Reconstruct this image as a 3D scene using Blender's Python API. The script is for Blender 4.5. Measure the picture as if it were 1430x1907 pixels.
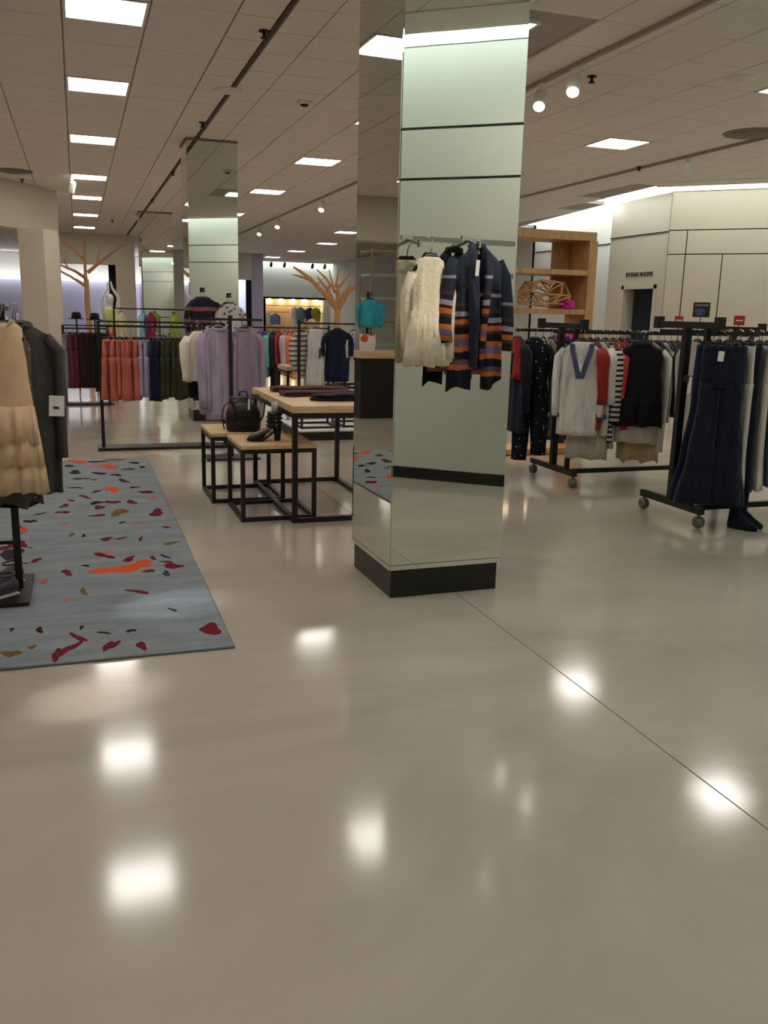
import bpy, math, random
from mathutils import Vector, Matrix

# ------------------------------------------------------------------ scene, camera, world, exposure
scene = bpy.context.scene
for o in list(bpy.data.objects):
    bpy.data.objects.remove(o)
col = scene.collection
rnd = random.Random(7)
PI = math.pi

F_PX, PITCH, ROLL, YAW = 1640.0, 0.222279, 0.024, 0.332740
CAM = Vector((0.0, 0.0, 1.5))
fwd = Vector((math.sin(YAW) * math.cos(PITCH), math.cos(YAW) * math.cos(PITCH), -math.sin(PITCH)))
rgt0 = Vector((math.cos(YAW), -math.sin(YAW), 0.0))
up0 = rgt0.cross(fwd)
rgt = math.cos(ROLL) * rgt0 + math.sin(ROLL) * up0
upv = -math.sin(ROLL) * rgt0 + math.cos(ROLL) * up0
cam_d = bpy.data.cameras.new('camera')
cam_d.sensor_width = 36.0
cam_d.lens = 36.0 * F_PX / 1907.0
cam_d.clip_start = 0.05
cam_d.clip_end = 200
cam = bpy.data.objects.new('camera', cam_d)
col.objects.link(cam)
cam.matrix_world = Matrix(((rgt.x, upv.x, -fwd.x, CAM.x), (rgt.y, upv.y, -fwd.y, CAM.y), (rgt.z, upv.z, -fwd.z, CAM.z), (0, 0, 0, 1)))
scene.camera = cam

world = bpy.data.worlds.new('world')
scene.world = world
world.use_nodes = True
world.node_tree.nodes['Background'].inputs[0].default_value = (0.9, 0.85, 0.8, 1)
world.node_tree.nodes['Background'].inputs[1].default_value = 0.04

scene.view_settings.view_transform = 'Standard'
scene.view_settings.look = 'None'
scene.view_settings.gamma = 1.0
scene.view_settings.use_curve_mapping = False
scene.view_settings.exposure = 0.33
PANEL_E = 15.0      # ceiling troffer diffusers
COVE_E = 2.9       # luminous coves along the walls
LAMP_E = 14.0      # lenses of the track lamps
scene.cycles.use_denoising = True
scene.cycles.use_adaptive_sampling = True
scene.cycles.adaptive_threshold = 0.12
scene.cycles.adaptive_min_samples = 16
scene.cycles.max_bounces = 6
scene.cycles.diffuse_bounces = 3
scene.cycles.glossy_bounces = 4
scene.cycles.sample_clamp_indirect = 6.0
scene.cycles.blur_glossy = 0.5

CEIL = 3.62


def ray(px, py):
    return rgt * ((px - 715.0) / F_PX) + upv * ((953.5 - py) / F_PX) + fwd


def at(px, py, Y=None, X=None, Z=None):
    """World point on the plane y=Y, x=X or z=Z seen in direction (px, py)."""
    d = ray(px, py)
    if Y is not None:
        t = (Y - CAM.y) / d.y
    elif X is not None:
        t = (X - CAM.x) / d.x
    else:
        t = (Z - CAM.z) / d.z
    return CAM + d * t


# ------------------------------------------------------------------ materials
def srgb(r, g, b):
    f = lambda c: (c / 255 / 12.92) if c / 255 <= 0.04045 else ((c / 255 + 0.055) / 1.055) ** 2.4
    return (f(r), f(g), f(b), 1.0)


MATS = {}


def base_mat(name):
    m = bpy.data.materials.new(name)
    m.use_nodes = True
    nt = m.node_tree
    return m, nt, nt.nodes['Principled BSDF']


def N(nt, t, **kw):
    n = nt.nodes.new(t)
    for k, v in kw.items():
        setattr(n, k, v)
    return n


def coords(nt, scale=(1, 1, 1), kind='Object'):
    tc = N(nt, 'ShaderNodeTexCoord')
    mp = N(nt, 'ShaderNodeMapping')
    mp.inputs['Scale'].default_value = scale
    nt.links.new(tc.outputs[kind], mp.inputs['Vector'])
    return mp.outputs['Vector']


def ramp(nt, fac, stops, interp='LINEAR'):
    r = N(nt, 'ShaderNodeValToRGB')
    r.color_ramp.interpolation = interp
    els = r.color_ramp.elements
    while len(els) < len(stops):
        els.new(0.5)
    for e, (p, c) in zip(els, stops):
        e.position = p
        e.color = c
    nt.links.new(fac, r.inputs['Fac'])
    return r.outputs['Color']


def mul(c, k):
    return (min(1, c[0] * k), min(1, c[1] * k), min(1, c[2] * k), 1)


def plain(name, rgb, rough=0.6, metal=0.0, var=0.06, scale=6.0, spec=0.5, bump=0.0, coat=0.0):
    if name in MATS:
        return MATS[name]
    m, nt, p = base_mat(name)
    c = srgb(*rgb)
    noise = N(nt, 'ShaderNodeTexNoise')
    noise.inputs['Scale'].default_value = scale
    noise.inputs['Detail'].default_value = 4
    nt.links.new(coords(nt), noise.inputs['Vector'])
    out = ramp(nt, noise.outputs['Fac'], [(0.3, mul(c, 1 - var)), (0.7, mul(c, 1 + var))])
    nt.links.new(out, p.inputs['Base Color'])
    p.inputs['Roughness'].default_value = rough
    p.inputs['Metallic'].default_value = metal
    p.inputs['Specular IOR Level'].default_value = spec
    p.inputs['Coat Weight'].default_value = coat
    if bump:
        b = N(nt, 'ShaderNodeBump')
        b.inputs['Strength'].default_value = bump
        b.inputs['Distance'].default_value = 0.01
        nt.links.new(noise.outputs['Fac'], b.inputs['Height'])
        nt.links.new(b.outputs['Normal'], p.inputs['Normal'])
    MATS[name] = m
    return m


def cloth(rgb, var=0.12, rough=0.85):
    """Plain woven cloth: fine weave relief, slight tone variation."""
    name = 'cloth_%d_%d_%d' % rgb
    if name in MATS:
        return MATS[name]
    m, nt, p = base_mat(name)
    c = srgb(*rgb)
    v = coords(nt, (7, 7, 2.5))
    noise = N(nt, 'ShaderNodeTexNoise')
    noise.inputs['Scale'].default_value = 2.0
    noise.inputs['Detail'].default_value = 5
    nt.links.new(v, noise.inputs['Vector'])
    out = ramp(nt, noise.outputs['Fac'], [(0.3, mul(c, 1 - var)), (0.7, mul(c, 1 + var))])
    nt.links.new(out, p.inputs['Base Color'])
    fine = N(nt, 'ShaderNodeTexNoise')
    fine.inputs['Scale'].default_value = 180
    nt.links.new(coords(nt), fine.inputs['Vector'])
    b = N(nt, 'ShaderNodeBump')
    b.inputs['Strength'].default_value = 0.25
    b.inputs['Distance'].default_value = 0.003
    nt.links.new(fine.outputs['Fac'], b.inputs['Height'])
    wr = N(nt, 'ShaderNodeTexNoise')
    wr.inputs['Scale'].default_value = 2.0
    wr.inputs['Detail'].default_value = 3
    wr.inputs['Distortion'].default_value = 1.2
    nt.links.new(coords(nt, (9, 9, 2.2)), wr.inputs['Vector'])
    b2 = N(nt, 'ShaderNodeBump')
    b2.inputs['Strength'].default_value = 0.8
    b2.inputs['Distance'].default_value = 0.03
    nt.links.new(wr.outputs['Fac'], b2.inputs['Height'])
    nt.links.new(b2.outputs['Normal'], b.inputs['Normal'])
    nt.links.new(b.outputs['Normal'], p.inputs['Normal'])
    p.inputs['Roughness'].default_value = rough
    p.inputs['Specular IOR Level'].default_value = 0.2
    p.inputs['Sheen Weight'].default_value = 0.1
    MATS[name] = m
    return m


def striped(name, cols, stops, period, wob=0.02, axis=2, rough=0.85, shift=0.0):
    """Horizontal bands in object space along an axis; cols/stops give one period."""
    if name in MATS:
        return MATS[name]
    m, nt, p = base_mat(name)
    tc = N(nt, 'ShaderNodeTexCoord')
    noise = N(nt, 'ShaderNodeTexNoise')
    noise.inputs['Scale'].default_value = 5
    nt.links.new(tc.outputs['Object'], noise.inputs['Vector'])
    sep = N(nt, 'ShaderNodeSeparateXYZ')
    nt.links.new(tc.outputs['Object'], sep.inputs[0])
    ad = N(nt, 'ShaderNodeMath', operation='MULTIPLY_ADD')
    nt.links.new(noise.outputs['Fac'], ad.inputs[0])
    ad.inputs[1].default_value = wob
    sh0 = N(nt, 'ShaderNodeMath', operation='ADD')
    nt.links.new(sep.outputs[axis], sh0.inputs[0])
    sh0.inputs[1].default_value = shift - wob * 0.5
    nt.links.new(sh0.outputs[0], ad.inputs[2])
    dv = N(nt, 'ShaderNodeMath', operation='DIVIDE')
    nt.links.new(ad.outputs[0], dv.inputs[0])
    dv.inputs[1].default_value = period
    fr = N(nt, 'ShaderNodeMath', operation='FRACT')
    nt.links.new(dv.outputs[0], fr.inputs[0])
    out = ramp(nt, fr.outputs[0], [(s, srgb(*c)) for s, c in zip(stops, cols)], 'CONSTANT')
    nt.links.new(out, p.inputs['Base Color'])
    p.inputs['Roughness'].default_value = rough
    p.inputs['Specular IOR Level'].default_value = 0.2
    MATS[name] = m
    return m


def spotted(name, base, spots, scale=22, size=0.28, stretch=(1, 1, 1)):
    """Scattered print (small flowers, blotches) on a ground colour."""
    if name in MATS:
        return MATS[name]
    m, nt, p = base_mat(name)
    v = coords(nt, stretch)
    vo = N(nt, 'ShaderNodeTexVoronoi')
    vo.inputs['Scale'].default_value = scale
    nt.links.new(v, vo.inputs['Vector'])
    nz = N(nt, 'ShaderNodeTexNoise')
    nz.inputs['Scale'].default_value = scale * 1.7
    nt.links.new(v, nz.inputs['Vector'])
    ad = N(nt, 'ShaderNodeMath', operation='MULTIPLY_ADD')
    nt.links.new(nz.outputs['Fac'], ad.inputs[0])
    ad.inputs[1].default_value = 0.35
    nt.links.new(vo.outputs['Distance'], ad.inputs[2])
    mask = ramp(nt, ad.outputs[0], [(size, (1, 1, 1, 1)), (size + 0.05, (0, 0, 0, 1))])
    mix = N(nt, 'ShaderNodeMix', data_type='RGBA')
    nt.links.new(mask, mix.inputs[0])
    mix.inputs[6].default_value = srgb(*base)
    mix.inputs[7].default_value = srgb(*spots)
    nt.links.new(mix.outputs[2], p.inputs['Base Color'])
    p.inputs['Roughness'].default_value = 0.85
    p.inputs['Specular IOR Level'].default_value = 0.2
    MATS[name] = m
    return m


def emitter(name, rgb, strength):
    if name in MATS:
        return MATS[name]
    m, nt, p = base_mat(name)
    p.inputs['Base Color'].default_value = (0.8, 0.8, 0.8, 1)
    p.inputs['Emission Color'].default_value = (*rgb, 1)
    p.inputs['Emission Strength'].default_value = strength
    MATS[name] = m
    return m


def wood_mat(name, rgb, scale=(1.5, 14, 14), rough=0.45):
    if name in MATS:
        return MATS[name]
    m, nt, p = base_mat(name)
    c = srgb(*rgb)
    v = coords(nt, scale)
    n = N(nt, 'ShaderNodeTexNoise')
    n.inputs['Scale'].default_value = 2.2
    n.inputs['Detail'].default_value = 7
    n.inputs['Distortion'].default_value = 0.6
    nt.links.new(v, n.inputs['Vector'])
    out = ramp(nt, n.outputs['Fac'], [(0.3, mul(c, 0.75)), (0.5, c), (0.7, mul(c, 1.18))])
    nt.links.new(out, p.inputs['Base Color'])
    p.inputs['Roughness'].default_value = rough
    MATS[name] = m
    return m


def floor_mat():
    m, nt, p = base_mat('polished_concrete')
    v = coords(nt, (0.55, 0.9, 1))
    n1 = N(nt, 'ShaderNodeTexNoise')
    n1.inputs['Scale'].default_value = 0.9
    n1.inputs['Detail'].default_value = 8
    n1.inputs['Roughness'].default_value = 0.62
    n1.inputs['Distortion'].default_value = 0.8
    nt.links.new(v, n1.inputs['Vector'])
    out = ramp(nt, n1.outputs['Fac'], [(0.28, srgb(172, 161, 147)), (0.5, srgb(190, 178, 164)), (0.72, srgb(203, 191, 177))])
    n2 = N(nt, 'ShaderNodeTexNoise')
    n2.inputs['Scale'].default_value = 260
    n2.inputs['Detail'].default_value = 2
    nt.links.new(coords(nt), n2.inputs['Vector'])
    mx = N(nt, 'ShaderNodeMix', data_type='RGBA', blend_type='MULTIPLY')
    mx.inputs[0].default_value = 0.10
    nt.links.new(out, mx.inputs[6])
    nt.links.new(n2.outputs['Fac'], mx.inputs[7])
    nt.links.new(mx.outputs[2], p.inputs['Base Color'])
    rr = N(nt, 'ShaderNodeMapRange')
    rr.inputs['To Min'].default_value = 0.085
    rr.inputs['To Max'].default_value = 0.15
    nt.links.new(n1.outputs['Fac'], rr.inputs['Value'])
    nt.links.new(rr.outputs[0], p.inputs['Roughness'])
    p.inputs['Specular IOR Level'].default_value = 0.52
    return m


def mirror_mat():
    m, nt, p = base_mat('mirror_glass')
    p.inputs['Base Color'].default_value = (0.71, 0.735, 0.69, 1)
    p.inputs['Metallic'].default_value = 1.0
    p.inputs['Roughness'].default_value = 0.015
    n = N(nt, 'ShaderNodeTexNoise')
    n.inputs['Scale'].default_value = 1.2
    nt.links.new(coords(nt), n.inputs['Vector'])
    b = N(nt, 'ShaderNodeBump')
    b.inputs['Strength'].default_value = 0.015
    b.inputs['Distance'].default_value = 0.02
    nt.links.new(n.outputs['Fac'], b.inputs['Height'])
    nt.links.new(b.outputs['Normal'], p.inputs['Normal'])
    return m


M_FLOOR = floor_mat()
M_MIRROR = mirror_mat()
M_TILE = plain('ceiling_tile', (238, 228, 219), 0.9, var=0.04, scale=40, spec=0.1, bump=0.15)
M_GRID = plain('ceiling_grid', (176, 164, 154), 0.8)
M_DARKGAP = plain('dark_gap', (40, 34, 30), 0.9)
M_WALL = plain('wall_paint', (214, 203, 184), 0.75, var=0.02, scale=2, spec=0.2)
M_WALLW = plain('wall_white', (216, 214, 206), 0.75, var=0.02, scale=2, spec=0.2)
M_WALLL = plain('wall_lilac', (188, 184, 206), 0.75, var=0.02, scale=2, spec=0.2)
M_PANEL = plain('wall_panel_paint', (206, 192, 172), 0.7, var=0.02, scale=2, spec=0.2)
M_PANELN = plain('wall_panel_sage', (204, 208, 198), 0.7, var=0.02, scale=2, spec=0.2)
M_BLACK = plain('black_plinth', (16, 14, 13), 0.4, var=0.2)
M_STEEL = plain('black_steel', (26, 22, 20), 0.45, var=0.15, spec=0.4)
M_CHROME = plain('chrome', (205, 205, 200), 0.15, 1.0, var=0.02)
M_CASTER = plain('caster_grey', (120, 116, 108), 0.35, 0.6)
M_HANGER = plain('hanger_black', (18, 17, 18), 0.4)
M_CLEAR = plain('hanger_clear', (150, 150, 148), 0.2)
M_WOODT = wood_mat('oak_top', (216, 182, 134))
M_WOODS = wood_mat('oak_shelf', (190, 148, 98), (14, 14, 1.5))
M_TREE = wood_mat('tree_wood', (196, 146, 92), (12, 12, 1.5), 0.6)
M_TAG = plain('tag_white', (236, 234, 228), 0.6, var=0.02)
M_RED = plain('sign_red', (200, 40, 34), 0.4, var=0.04)
M_NAVYDARK = plain('doorway_navy', (14, 18, 34), 0.9, var=0.1)
M_WHITEPL = plain('white_plastic', (225, 222, 214), 0.4, var=0.02)
M_GREYPL = plain('grey_plastic', (120, 112, 104), 0.6)
M_TRACK = plain('track_beige', (168, 154, 142), 0.6)
M_LEATHER = plain('black_leather', (15, 14, 14), 0.32, var=0.2, scale=30, bump=0.2, spec=0.5)
M_MANN = plain('mannequin_white', (226, 222, 214), 0.45, var=0.02)
M_MANNB = plain('mannequin_beige', (190, 172, 146), 0.5, var=0.02)
M_BRASS = plain('brass', (176, 150, 96), 0.3, 0.8)
M_LIGHT = emitter('troffer_diffuser', (1.0, 0.94, 0.87), PANEL_E)
M_COVE = emitter('cove_diffuser', (0.90, 1.0, 0.97), COVE_E)
M_COVE2 = emitter('cove_wide_diffuser', (0.90, 1.0, 0.97), 2.0)
M_COVEB = emitter('cove_far_diffuser', (0.88, 1.0, 0.97), 5.0)
M_LENS = emitter('lamp_lens', (1.0, 0.92, 0.8), LAMP_E)
M_WARM = emitter('niche_lamp', (1.0, 0.74, 0.46), 120.0)


# ------------------------------------------------------------------ mesh helpers
class MB:
    def __init__(s):
        s.v, s.f = [], []

    def add(s, vs, fs):
        b = len(s.v)
        s.v += [tuple(v) for v in vs]
        s.f += [tuple(i + b for i in f) for f in fs]
        return s

    def box(s, x0, x1, y0, y1, z0, z1):
        vs = [(x, y, z) for z in (z0, z1) for y in (y0, y1) for x in (x0, x1)]
        return s.add(vs, [(0, 2, 3, 1), (4, 5, 7, 6), (0, 1, 5, 4), (2, 6, 7, 3), (0, 4, 6, 2), (1, 3, 7, 5)])

    def rings(s, rings, cap0=True, cap1=True, closed=True):
        n = len(rings[0])
        vs = [p for r in rings for p in r]
        fs = []
        for i in range(len(rings) - 1):
            for j in range(n if closed else n - 1):
                k = (j + 1) % n
                fs.append((i * n + j, i * n + k, (i + 1) * n + k, (i + 1) * n + j))
        if cap0:
            fs.append(tuple(range(n))[::-1])
        if cap1:
            fs.append(tuple((len(rings) - 1) * n + j for j in range(n)))
        return s.add(vs, fs)

    def tube(s, pts, r, n=8, caps=True, flat=1.0):
        pts = [Vector(p) for p in pts]
        rs = r if isinstance(r, (list, tuple)) else [r] * len(pts)
        rings, prev = [], None
        for i, p in enumerate(pts):
            d = (pts[min(i + 1, len(pts) - 1)] - pts[max(i - 1, 0)]).normalized()
            if prev is None:
                a = Vector((0, 0, 1)) if abs(d.z) < 0.9 else Vector((0, 1, 0))
                u = d.cross(a).normalized()
            else:
                u = (prev - d * prev.dot(d)).normalized()
            prev = u
            w = d.cross(u)
            rings.append([p + u * (math.cos(2 * PI * j / n) * rs[i]) + w * (math.sin(2 * PI * j / n) * rs[i] * flat) for j in range(n)])
        return s.rings(rings, caps, caps)

    def bar(s, a, b, w, h=None):
        """Square section bar from a to b."""
        a, b = Vector(a), Vector(b)
        h = h or w
        d = (b - a).normalized()
        ref = Vector((0, 0, 1)) if abs(d.z) < 0.9 else Vector((0, 1, 0))
        u = d.cross(ref).normalized()
        v = u.cross(d)
        q = [(-1, -1), (1, -1), (1, 1), (-1, 1)]
        return s.rings([[p + u * (i * w / 2) + v * (j * h / 2) for i, j in q] for p in (a, b)])

    def lathe(s, prof, n=16, cx=0, cy=0):
        return s.rings([[(cx + r * math.cos(2 * PI * j / n), cy + r * math.sin(2 * PI * j / n), z) for j in range(n)] for r, z in prof])

    def prism(s, poly, z0, z1):
        n = len(poly)
        vs = [(x, y, z0) for x, y in poly] + [(x, y, z1) for x, y in poly]
        fs = [tuple(range(n))[::-1], tuple(range(n, 2 * n))] + [(j, (j + 1) % n, n + (j + 1) % n, n + j) for j in range(n)]
        return s.add(vs, fs)

    def mesh(s, name, mat, smooth=False):
        me = bpy.data.meshes.new(name)
        me.from_pydata(s.v, [], s.f)
        me.materials.append(mat)
        if smooth:
            me.polygons.foreach_set('use_smooth', [True] * len(me.polygons))
        me.update()
        return me

    def obj(s, name, mat, parent=None, smooth=False, bevel=0.0):
        o = link(name, s.mesh(name, mat, smooth), parent)
        if bevel:
            b = o.modifiers.new('bevel', 'BEVEL')
            b.width = bevel
            b.segments = 2
            b.limit_method = 'ANGLE'
        return o


def link(name, data, parent=None):
    o = bpy.data.objects.new(name, data)
    col.objects.link(o)
    if parent:
        o.parent = parent
    return o


def thing(name, label, cat, loc=(0, 0, 0), rz=0.0, group=None):
    o = link(name, None)
    o.empty_display_size = 0.1
    o.location = loc
    o.rotation_euler = (0, 0, rz)
    return tag(o, label, cat, group)


def tag(o, label, cat, group=None):
    o['label'] = label
    o['category'] = cat
    if group:
        o['group'] = group
    return o


def struct(o):
    o['kind'] = 'structure'
    return o


# ------------------------------------------------------------------ floor
fl = MB()
JX = 1.905
fl.box(-9, JX - 0.003, -3.2, 41.2, -0.1, 0)
fl.box(JX + 0.003, 14.5, -3.2, 41.2, -0.1, 0)
fl.box(-9, 14.5, -3.2, 41.2, -0.12, -0.006)
floor = struct(fl.obj('floor', M_FLOOR))
floor['label'] = 'polished taupe concrete floor with a sawn joint'

# ------------------------------------------------------------------ ceiling of lay-in tiles
EDGE = [(-9, -3), (1.07, -3), (1.07, 0.13), (12.24, 9.89), (9.11, 13.02), (9.30, 15.56), (9.75, 15.6), (10.4, 20.5), (11.2, 20.5), (11.2, 40.45), (6.9, 40.45), (6.9, 41), (-9, 41)]
ceil = struct(MB().prism(EDGE, CEIL + 0.02, CEIL + 0.30).obj('ceiling', M_GRID))
ceil['label'] = 'suspended ceiling of square acoustic tiles'


def inside(x, y, poly):
    c = False
    for i in range(len(poly)):
        (x1, y1), (x2, y2) = poly[i], poly[i - 1]
        if (y1 > y) != (y2 > y) and x < (x2 - x1) * (y - y1) / (y2 - y1) + x1:
            c = not c
    return c


T = 0.61
LIGHTS_A = [0.305]
lights = []          # (x, y) centres, on the tile grid
YA, YB = 7.41, 10.16
for k in (-10, -5, 0, 4, 9, 15, 20, 26, 32):
    lights.append((0.305, YA + k * T))
for k in (0, 5, 11, 18):
    lights.append((3.415, YB + k * T))
lights_off = [(3.06, 6.72)]          # one fitting sits off the tile grid
for k in (-5, 0, 6, 16, 23):
    lights.append((6.465 + (T if k > 18 else 0), YB + k * T))
for k in (30, 37, 44):
    lights.append((7.685, YB + k * T))
for x in (-2.745, -5.795):
    for k in (-10, -3, 4, 11, 18, 25):
        lights.append((x, YA + k * T))
tile_me = MB().rings([[(sx * h, sy * h, z) for sx, sy in ((-1, -1), (1, -1), (1, 1), (-1, 1))] for h, z in ((0.295, 0.0), (0.300, 0.006), (0.300, 0.022))][::1]).mesh('ceiling_tile', M_TILE)
tiles = []
for zone in (0, 1):
    y0 = YA if zone == 0 else YB
    nx = 17 if zone == 0 else 18
    for i in range(nx):
        x = (1.22 - T * (i + 0.5)) if zone == 0 else (1.89 + T * (i + 0.5))
        for k in range(-22, 56):
            y = y0 + k * T
            if y < -2.6 or y > 40.6:
                continue
            if not all(inside(x + a, y + b, EDGE) for a in (-0.31, 0.31) for b in (-0.31, 0.31)):
                continue
            tiles.append((x, y))
# put each light on the nearest tile place
lights = [min(tiles, key=lambda t: (t[0] - lx) ** 2 + (t[1] - ly) ** 2) for lx, ly in lights]
lset = set(lights)
lights += lights_off
tiles = [t for t in tiles if t not in lset and not (abs(t[0] - 3.06) < 0.45 and abs(t[1] - 6.72) < 0.45)]


def in_frame(x, y, z):
    d = Vector((x, y, z)) - CAM
    w = d.dot(fwd)
    if w < 0.3:
        return 0
    px, py = 715 + F_PX * d.dot(rgt) / w, 953.5 - F_PX * d.dot(upv) / w
    return 1 / w if -40 < px < 1470 and -40 < py < 1950 else 0


tiles.sort(key=lambda t: -in_frame(t[0], t[1], CEIL))
for x, y in tiles[:300]:
    o = link('ceiling_tile', tile_me, ceil)
    o.location = (x, y, CEIL)
rest = MB()
for x, y in tiles[300:]:
    rest.box(x - 0.3, x + 0.3, y - 0.3, y + 0.3, CEIL, CEIL + 0.022)
for k in range(70):
    for x0, x1, yy in ((1.225, 1.525, YA), (1.585, 1.885, YB)):
        y = yy + (k - 18) * T
        if -2.6 < y < 40.6:
            rest.box(x0, x1, y - 0.3, y + 0.3, CEIL, CEIL + 0.022)
ro = rest.obj('ceiling_tile_field', M_TILE, ceil)
ro['kind'] = 'stuff'
jn = MB().box(1.535, 1.565, -3, 30, CEIL - 0.004, CEIL + 0.02).obj('expansion_joint', plain('joint_brown', (86, 72, 62), 0.9), ceil)

LABEL_L = {}
fr_me = MB()
for a, b, c, d in ((-0.30, 0.30, -0.30, -0.275), (-0.30, 0.30, 0.275, 0.30), (-0.30, -0.275, -0.275, 0.275), (0.275, 0.30, -0.275, 0.275)):
    fr_me.box(a, b, c, d, -0.006, 0.02)
fr_me = fr_me.mesh('frame', M_WHITEPL)
df_me = MB().box(-0.275, 0.275, -0.275, 0.275, 0.004, 0.018).mesh('diffuser', M_LIGHT)
rows = {}
for x, y in lights:
    rows.setdefault(3.4 if abs(x - 3.06) < 0.01 else round(x, 1), []).append((x, y))
ORD = ['nearest', 'second', 'third', 'fourth', 'fifth', 'sixth', 'seventh', 'eighth', 'ninth', 'tenth']
ROWN = {-5.8: 'in the outermost row left of the pillar', -2.7: 'in the row over the left bulkhead', 0.3: 'in the row above the patterned rug', 3.4: 'in the row just past the mirrored column',
        6.5: 'in the row near the fitting room wall', 7.1: 'in the short row before the far niche', 7.7: 'in the deep row before the far niche'}
for key, lst in sorted(rows.items()):
    nm = min(ROWN, key=lambda k: abs(k - key))
    for i, (x, y) in enumerate(sorted(lst, key=lambda t: t[1])):
        t = thing('ceiling_light', 'square glowing ceiling panel, %s %s' % (ORD[i], ROWN[nm]), 'ceiling light', (x, y, CEIL), 0, 'square ceiling light panels')
        link('frame', fr_me, t)
        link('diffuser', df_me, t)

# ------------------------------------------------------------------ walls
def seg_wall(name, p0, p1, zcuts, xcuts, mat, back=M_DARKGAP, base=None, thick=0.12, gap=0.012, top=None):
    """Wall along p0->p1 (room on the left of that direction): dark backing and proud panels between the cuts."""
    p0, p1 = Vector((*p0, 0)), Vector((*p1, 0))
    L = (p1 - p0).length
    e = (p1 - p0) / L
    n = Vector((-e.y, e.x, 0))
    w = struct(link(name, MB().box(0, L, -thick, 0, 0, zcuts[-1]).mesh(name, back)))
    w.matrix_world = Matrix(((e.x, n.x, 0, p0.x), (e.y, n.y, 0, p0.y), (0, 0, 1, 0), (0, 0, 0, 1)))
    rowcuts = xcuts if isinstance(xcuts, list) else [xcuts] * (len(zcuts) - 1)
    for j in range(len(zcuts) - 1):
        xcuts = rowcuts[j]
        for i in range(len(xcuts) - 1):
            MB().box(xcuts[i] * L + gap / 2, xcuts[i + 1] * L - gap / 2, 0, 0.012, zcuts[j] + gap / 2, zcuts[j + 1] - gap / 2).obj('panel', mat, w)
    if base:
        MB().box(0, L, 0.0, 0.022, 0, base).obj('baseboard', M_BLACK, w)
    return w


ZC = (0, 2.64, 3.05, 3.70)
seg_wall('wall_near', (1.38, -0.43), (14.14, 10.73), ZC, (0, 0.36, 0.68, 1.0), M_PANELN, base=0.105, gap=0.022)
seg_wall('wall_right', (10.04 + 3.9, 13.89 - 3.9), (10.04, 13.89), ZC, [(0.0, 0.35, 0.83, 0.943, 1.0), (0.0, 0.943, 1.0), (0.0, 1.0)], M_PANEL, base=0.105, gap=0.018)
# fitting room wall with its doorway
wf = struct(MB().box(10.17, 10.30, 15.34, 15.95, 0, 3.74).obj('wall_fitting', M_WALL))
MB().box(10.17, 10.30, 13.80, 14.38, 0, 3.74).obj('panel', M_WALL, wf)
MB().box(10.17, 10.30, 14.38, 15.34, 2.06, 3.74).obj('panel', M_WALL, wf)
MB().box(10.15, 10.172, 13.86, 15.95, 3.045, 3.06).obj('trim_line', M_DARKGAP, wf)
dr = struct(MB().box(10.155, 10.172, 14.30, 14.38, 0, 2.13).obj('door_1', M_WALL))
dr['label'] = 'dark doorway to the fitting rooms'
MB().box(10.155, 10.172, 15.34, 15.42, 0, 2.13).obj('jamb', M_WALL, dr)
MB().box(10.155, 10.172, 14.30, 15.42, 2.06, 2.14).obj('head', M_WALL, dr)
MB().box(10.30, 11.3, 15.36, 15.40, 0, 2.3).obj('reveal', M_WALL, dr)
MB().box(10.31, 10.34, 14.24, 15.20, 0, 2.2).obj('curtain', M_NAVYDARK, dr)
MB().box(10.30, 11.3, 13.9, 15.4, 2.2, 2.3).obj('lintel', M_WALL, dr)
MB().box(10.30, 11.3, 14.2, 14.24, 0, 2.3).obj('reveal', M_NAVYDARK, dr)
w = struct(MB().box(10.85, 11.0, 15.95, 20.5, 0, 3.74).obj('wall_side', M_WALLW))
MB().box(10.83, 10.852, 15.95, 20.5, 3.045, 3.06).obj('trim_line', M_DARKGAP, w)
MB().box(10.2, 11.0, 15.90, 15.96, 0, 3.74).obj('return_panel', M_WALLW, w)
struct(MB().box(11.2, 11.35, 20.4, 41, 0, 3.74).obj('wall_side', M_WALLW))
struct(MB().box(10.85, 11.35, 20.4, 20.5, 0, 3.74).obj('wall_side', M_WALLW))
# luminous coves between ceiling edge and walls
COVES = [[(1.07, 0.13), (1.40, -0.40), (13.60, 10.27), (12.24, 9.89)], [(12.24, 9.89), (13.60, 10.27), (10.04, 13.83), (9.11, 13.02)],
         [(9.11, 13.02), (10.04, 13.86), (10.16, 15.9), (9.30, 15.56)], [(9.75, 15.6), (10.83, 15.95), (10.85, 20.4), (10.4, 20.4)]]
for i, p in enumerate(COVES):
    o = struct(MB().prism(p, 3.70, 3.715).obj('trim_%d' % (i + 1), M_COVE if i in (0, 3) else M_COVE2))
    o['label'] = 'luminous cove along the top of the wall'
    MB().prism(p, 3.77, 3.9).obj('cove_lid', M_WHITEPL, o)
sf = struct(MB().prism([(1.07, 0.13), (12.24, 9.89), (11.93, 10.25), (0.74, 0.47)], CEIL - 0.008, CEIL + 0.03).obj('trim_8', M_TILE))
sf['label'] = 'plain soffit border along the near wall cove'
sf = struct(MB().prism([(12.24, 9.89), (9.11, 13.02), (8.76, 12.67), (11.89, 9.54)], CEIL - 0.008, CEIL + 0.03).obj('trim_9', M_TILE))
sf['label'] = 'plain soffit border along the panelled wall cove'
# left, back, far walls
struct(MB().box(-9.15, -9, -3.2, 41, 0, 3.7).obj('wall_left', M_WALL))
struct(MB().box(-9, 1.5, -3.15, -3.0, 0, 3.9).obj('wall_back', M_WALL))
struct(MB().box(1.42, 1.5, -3.0, -0.40, 0, 3.9).obj('wall_back', M_WALL))
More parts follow.
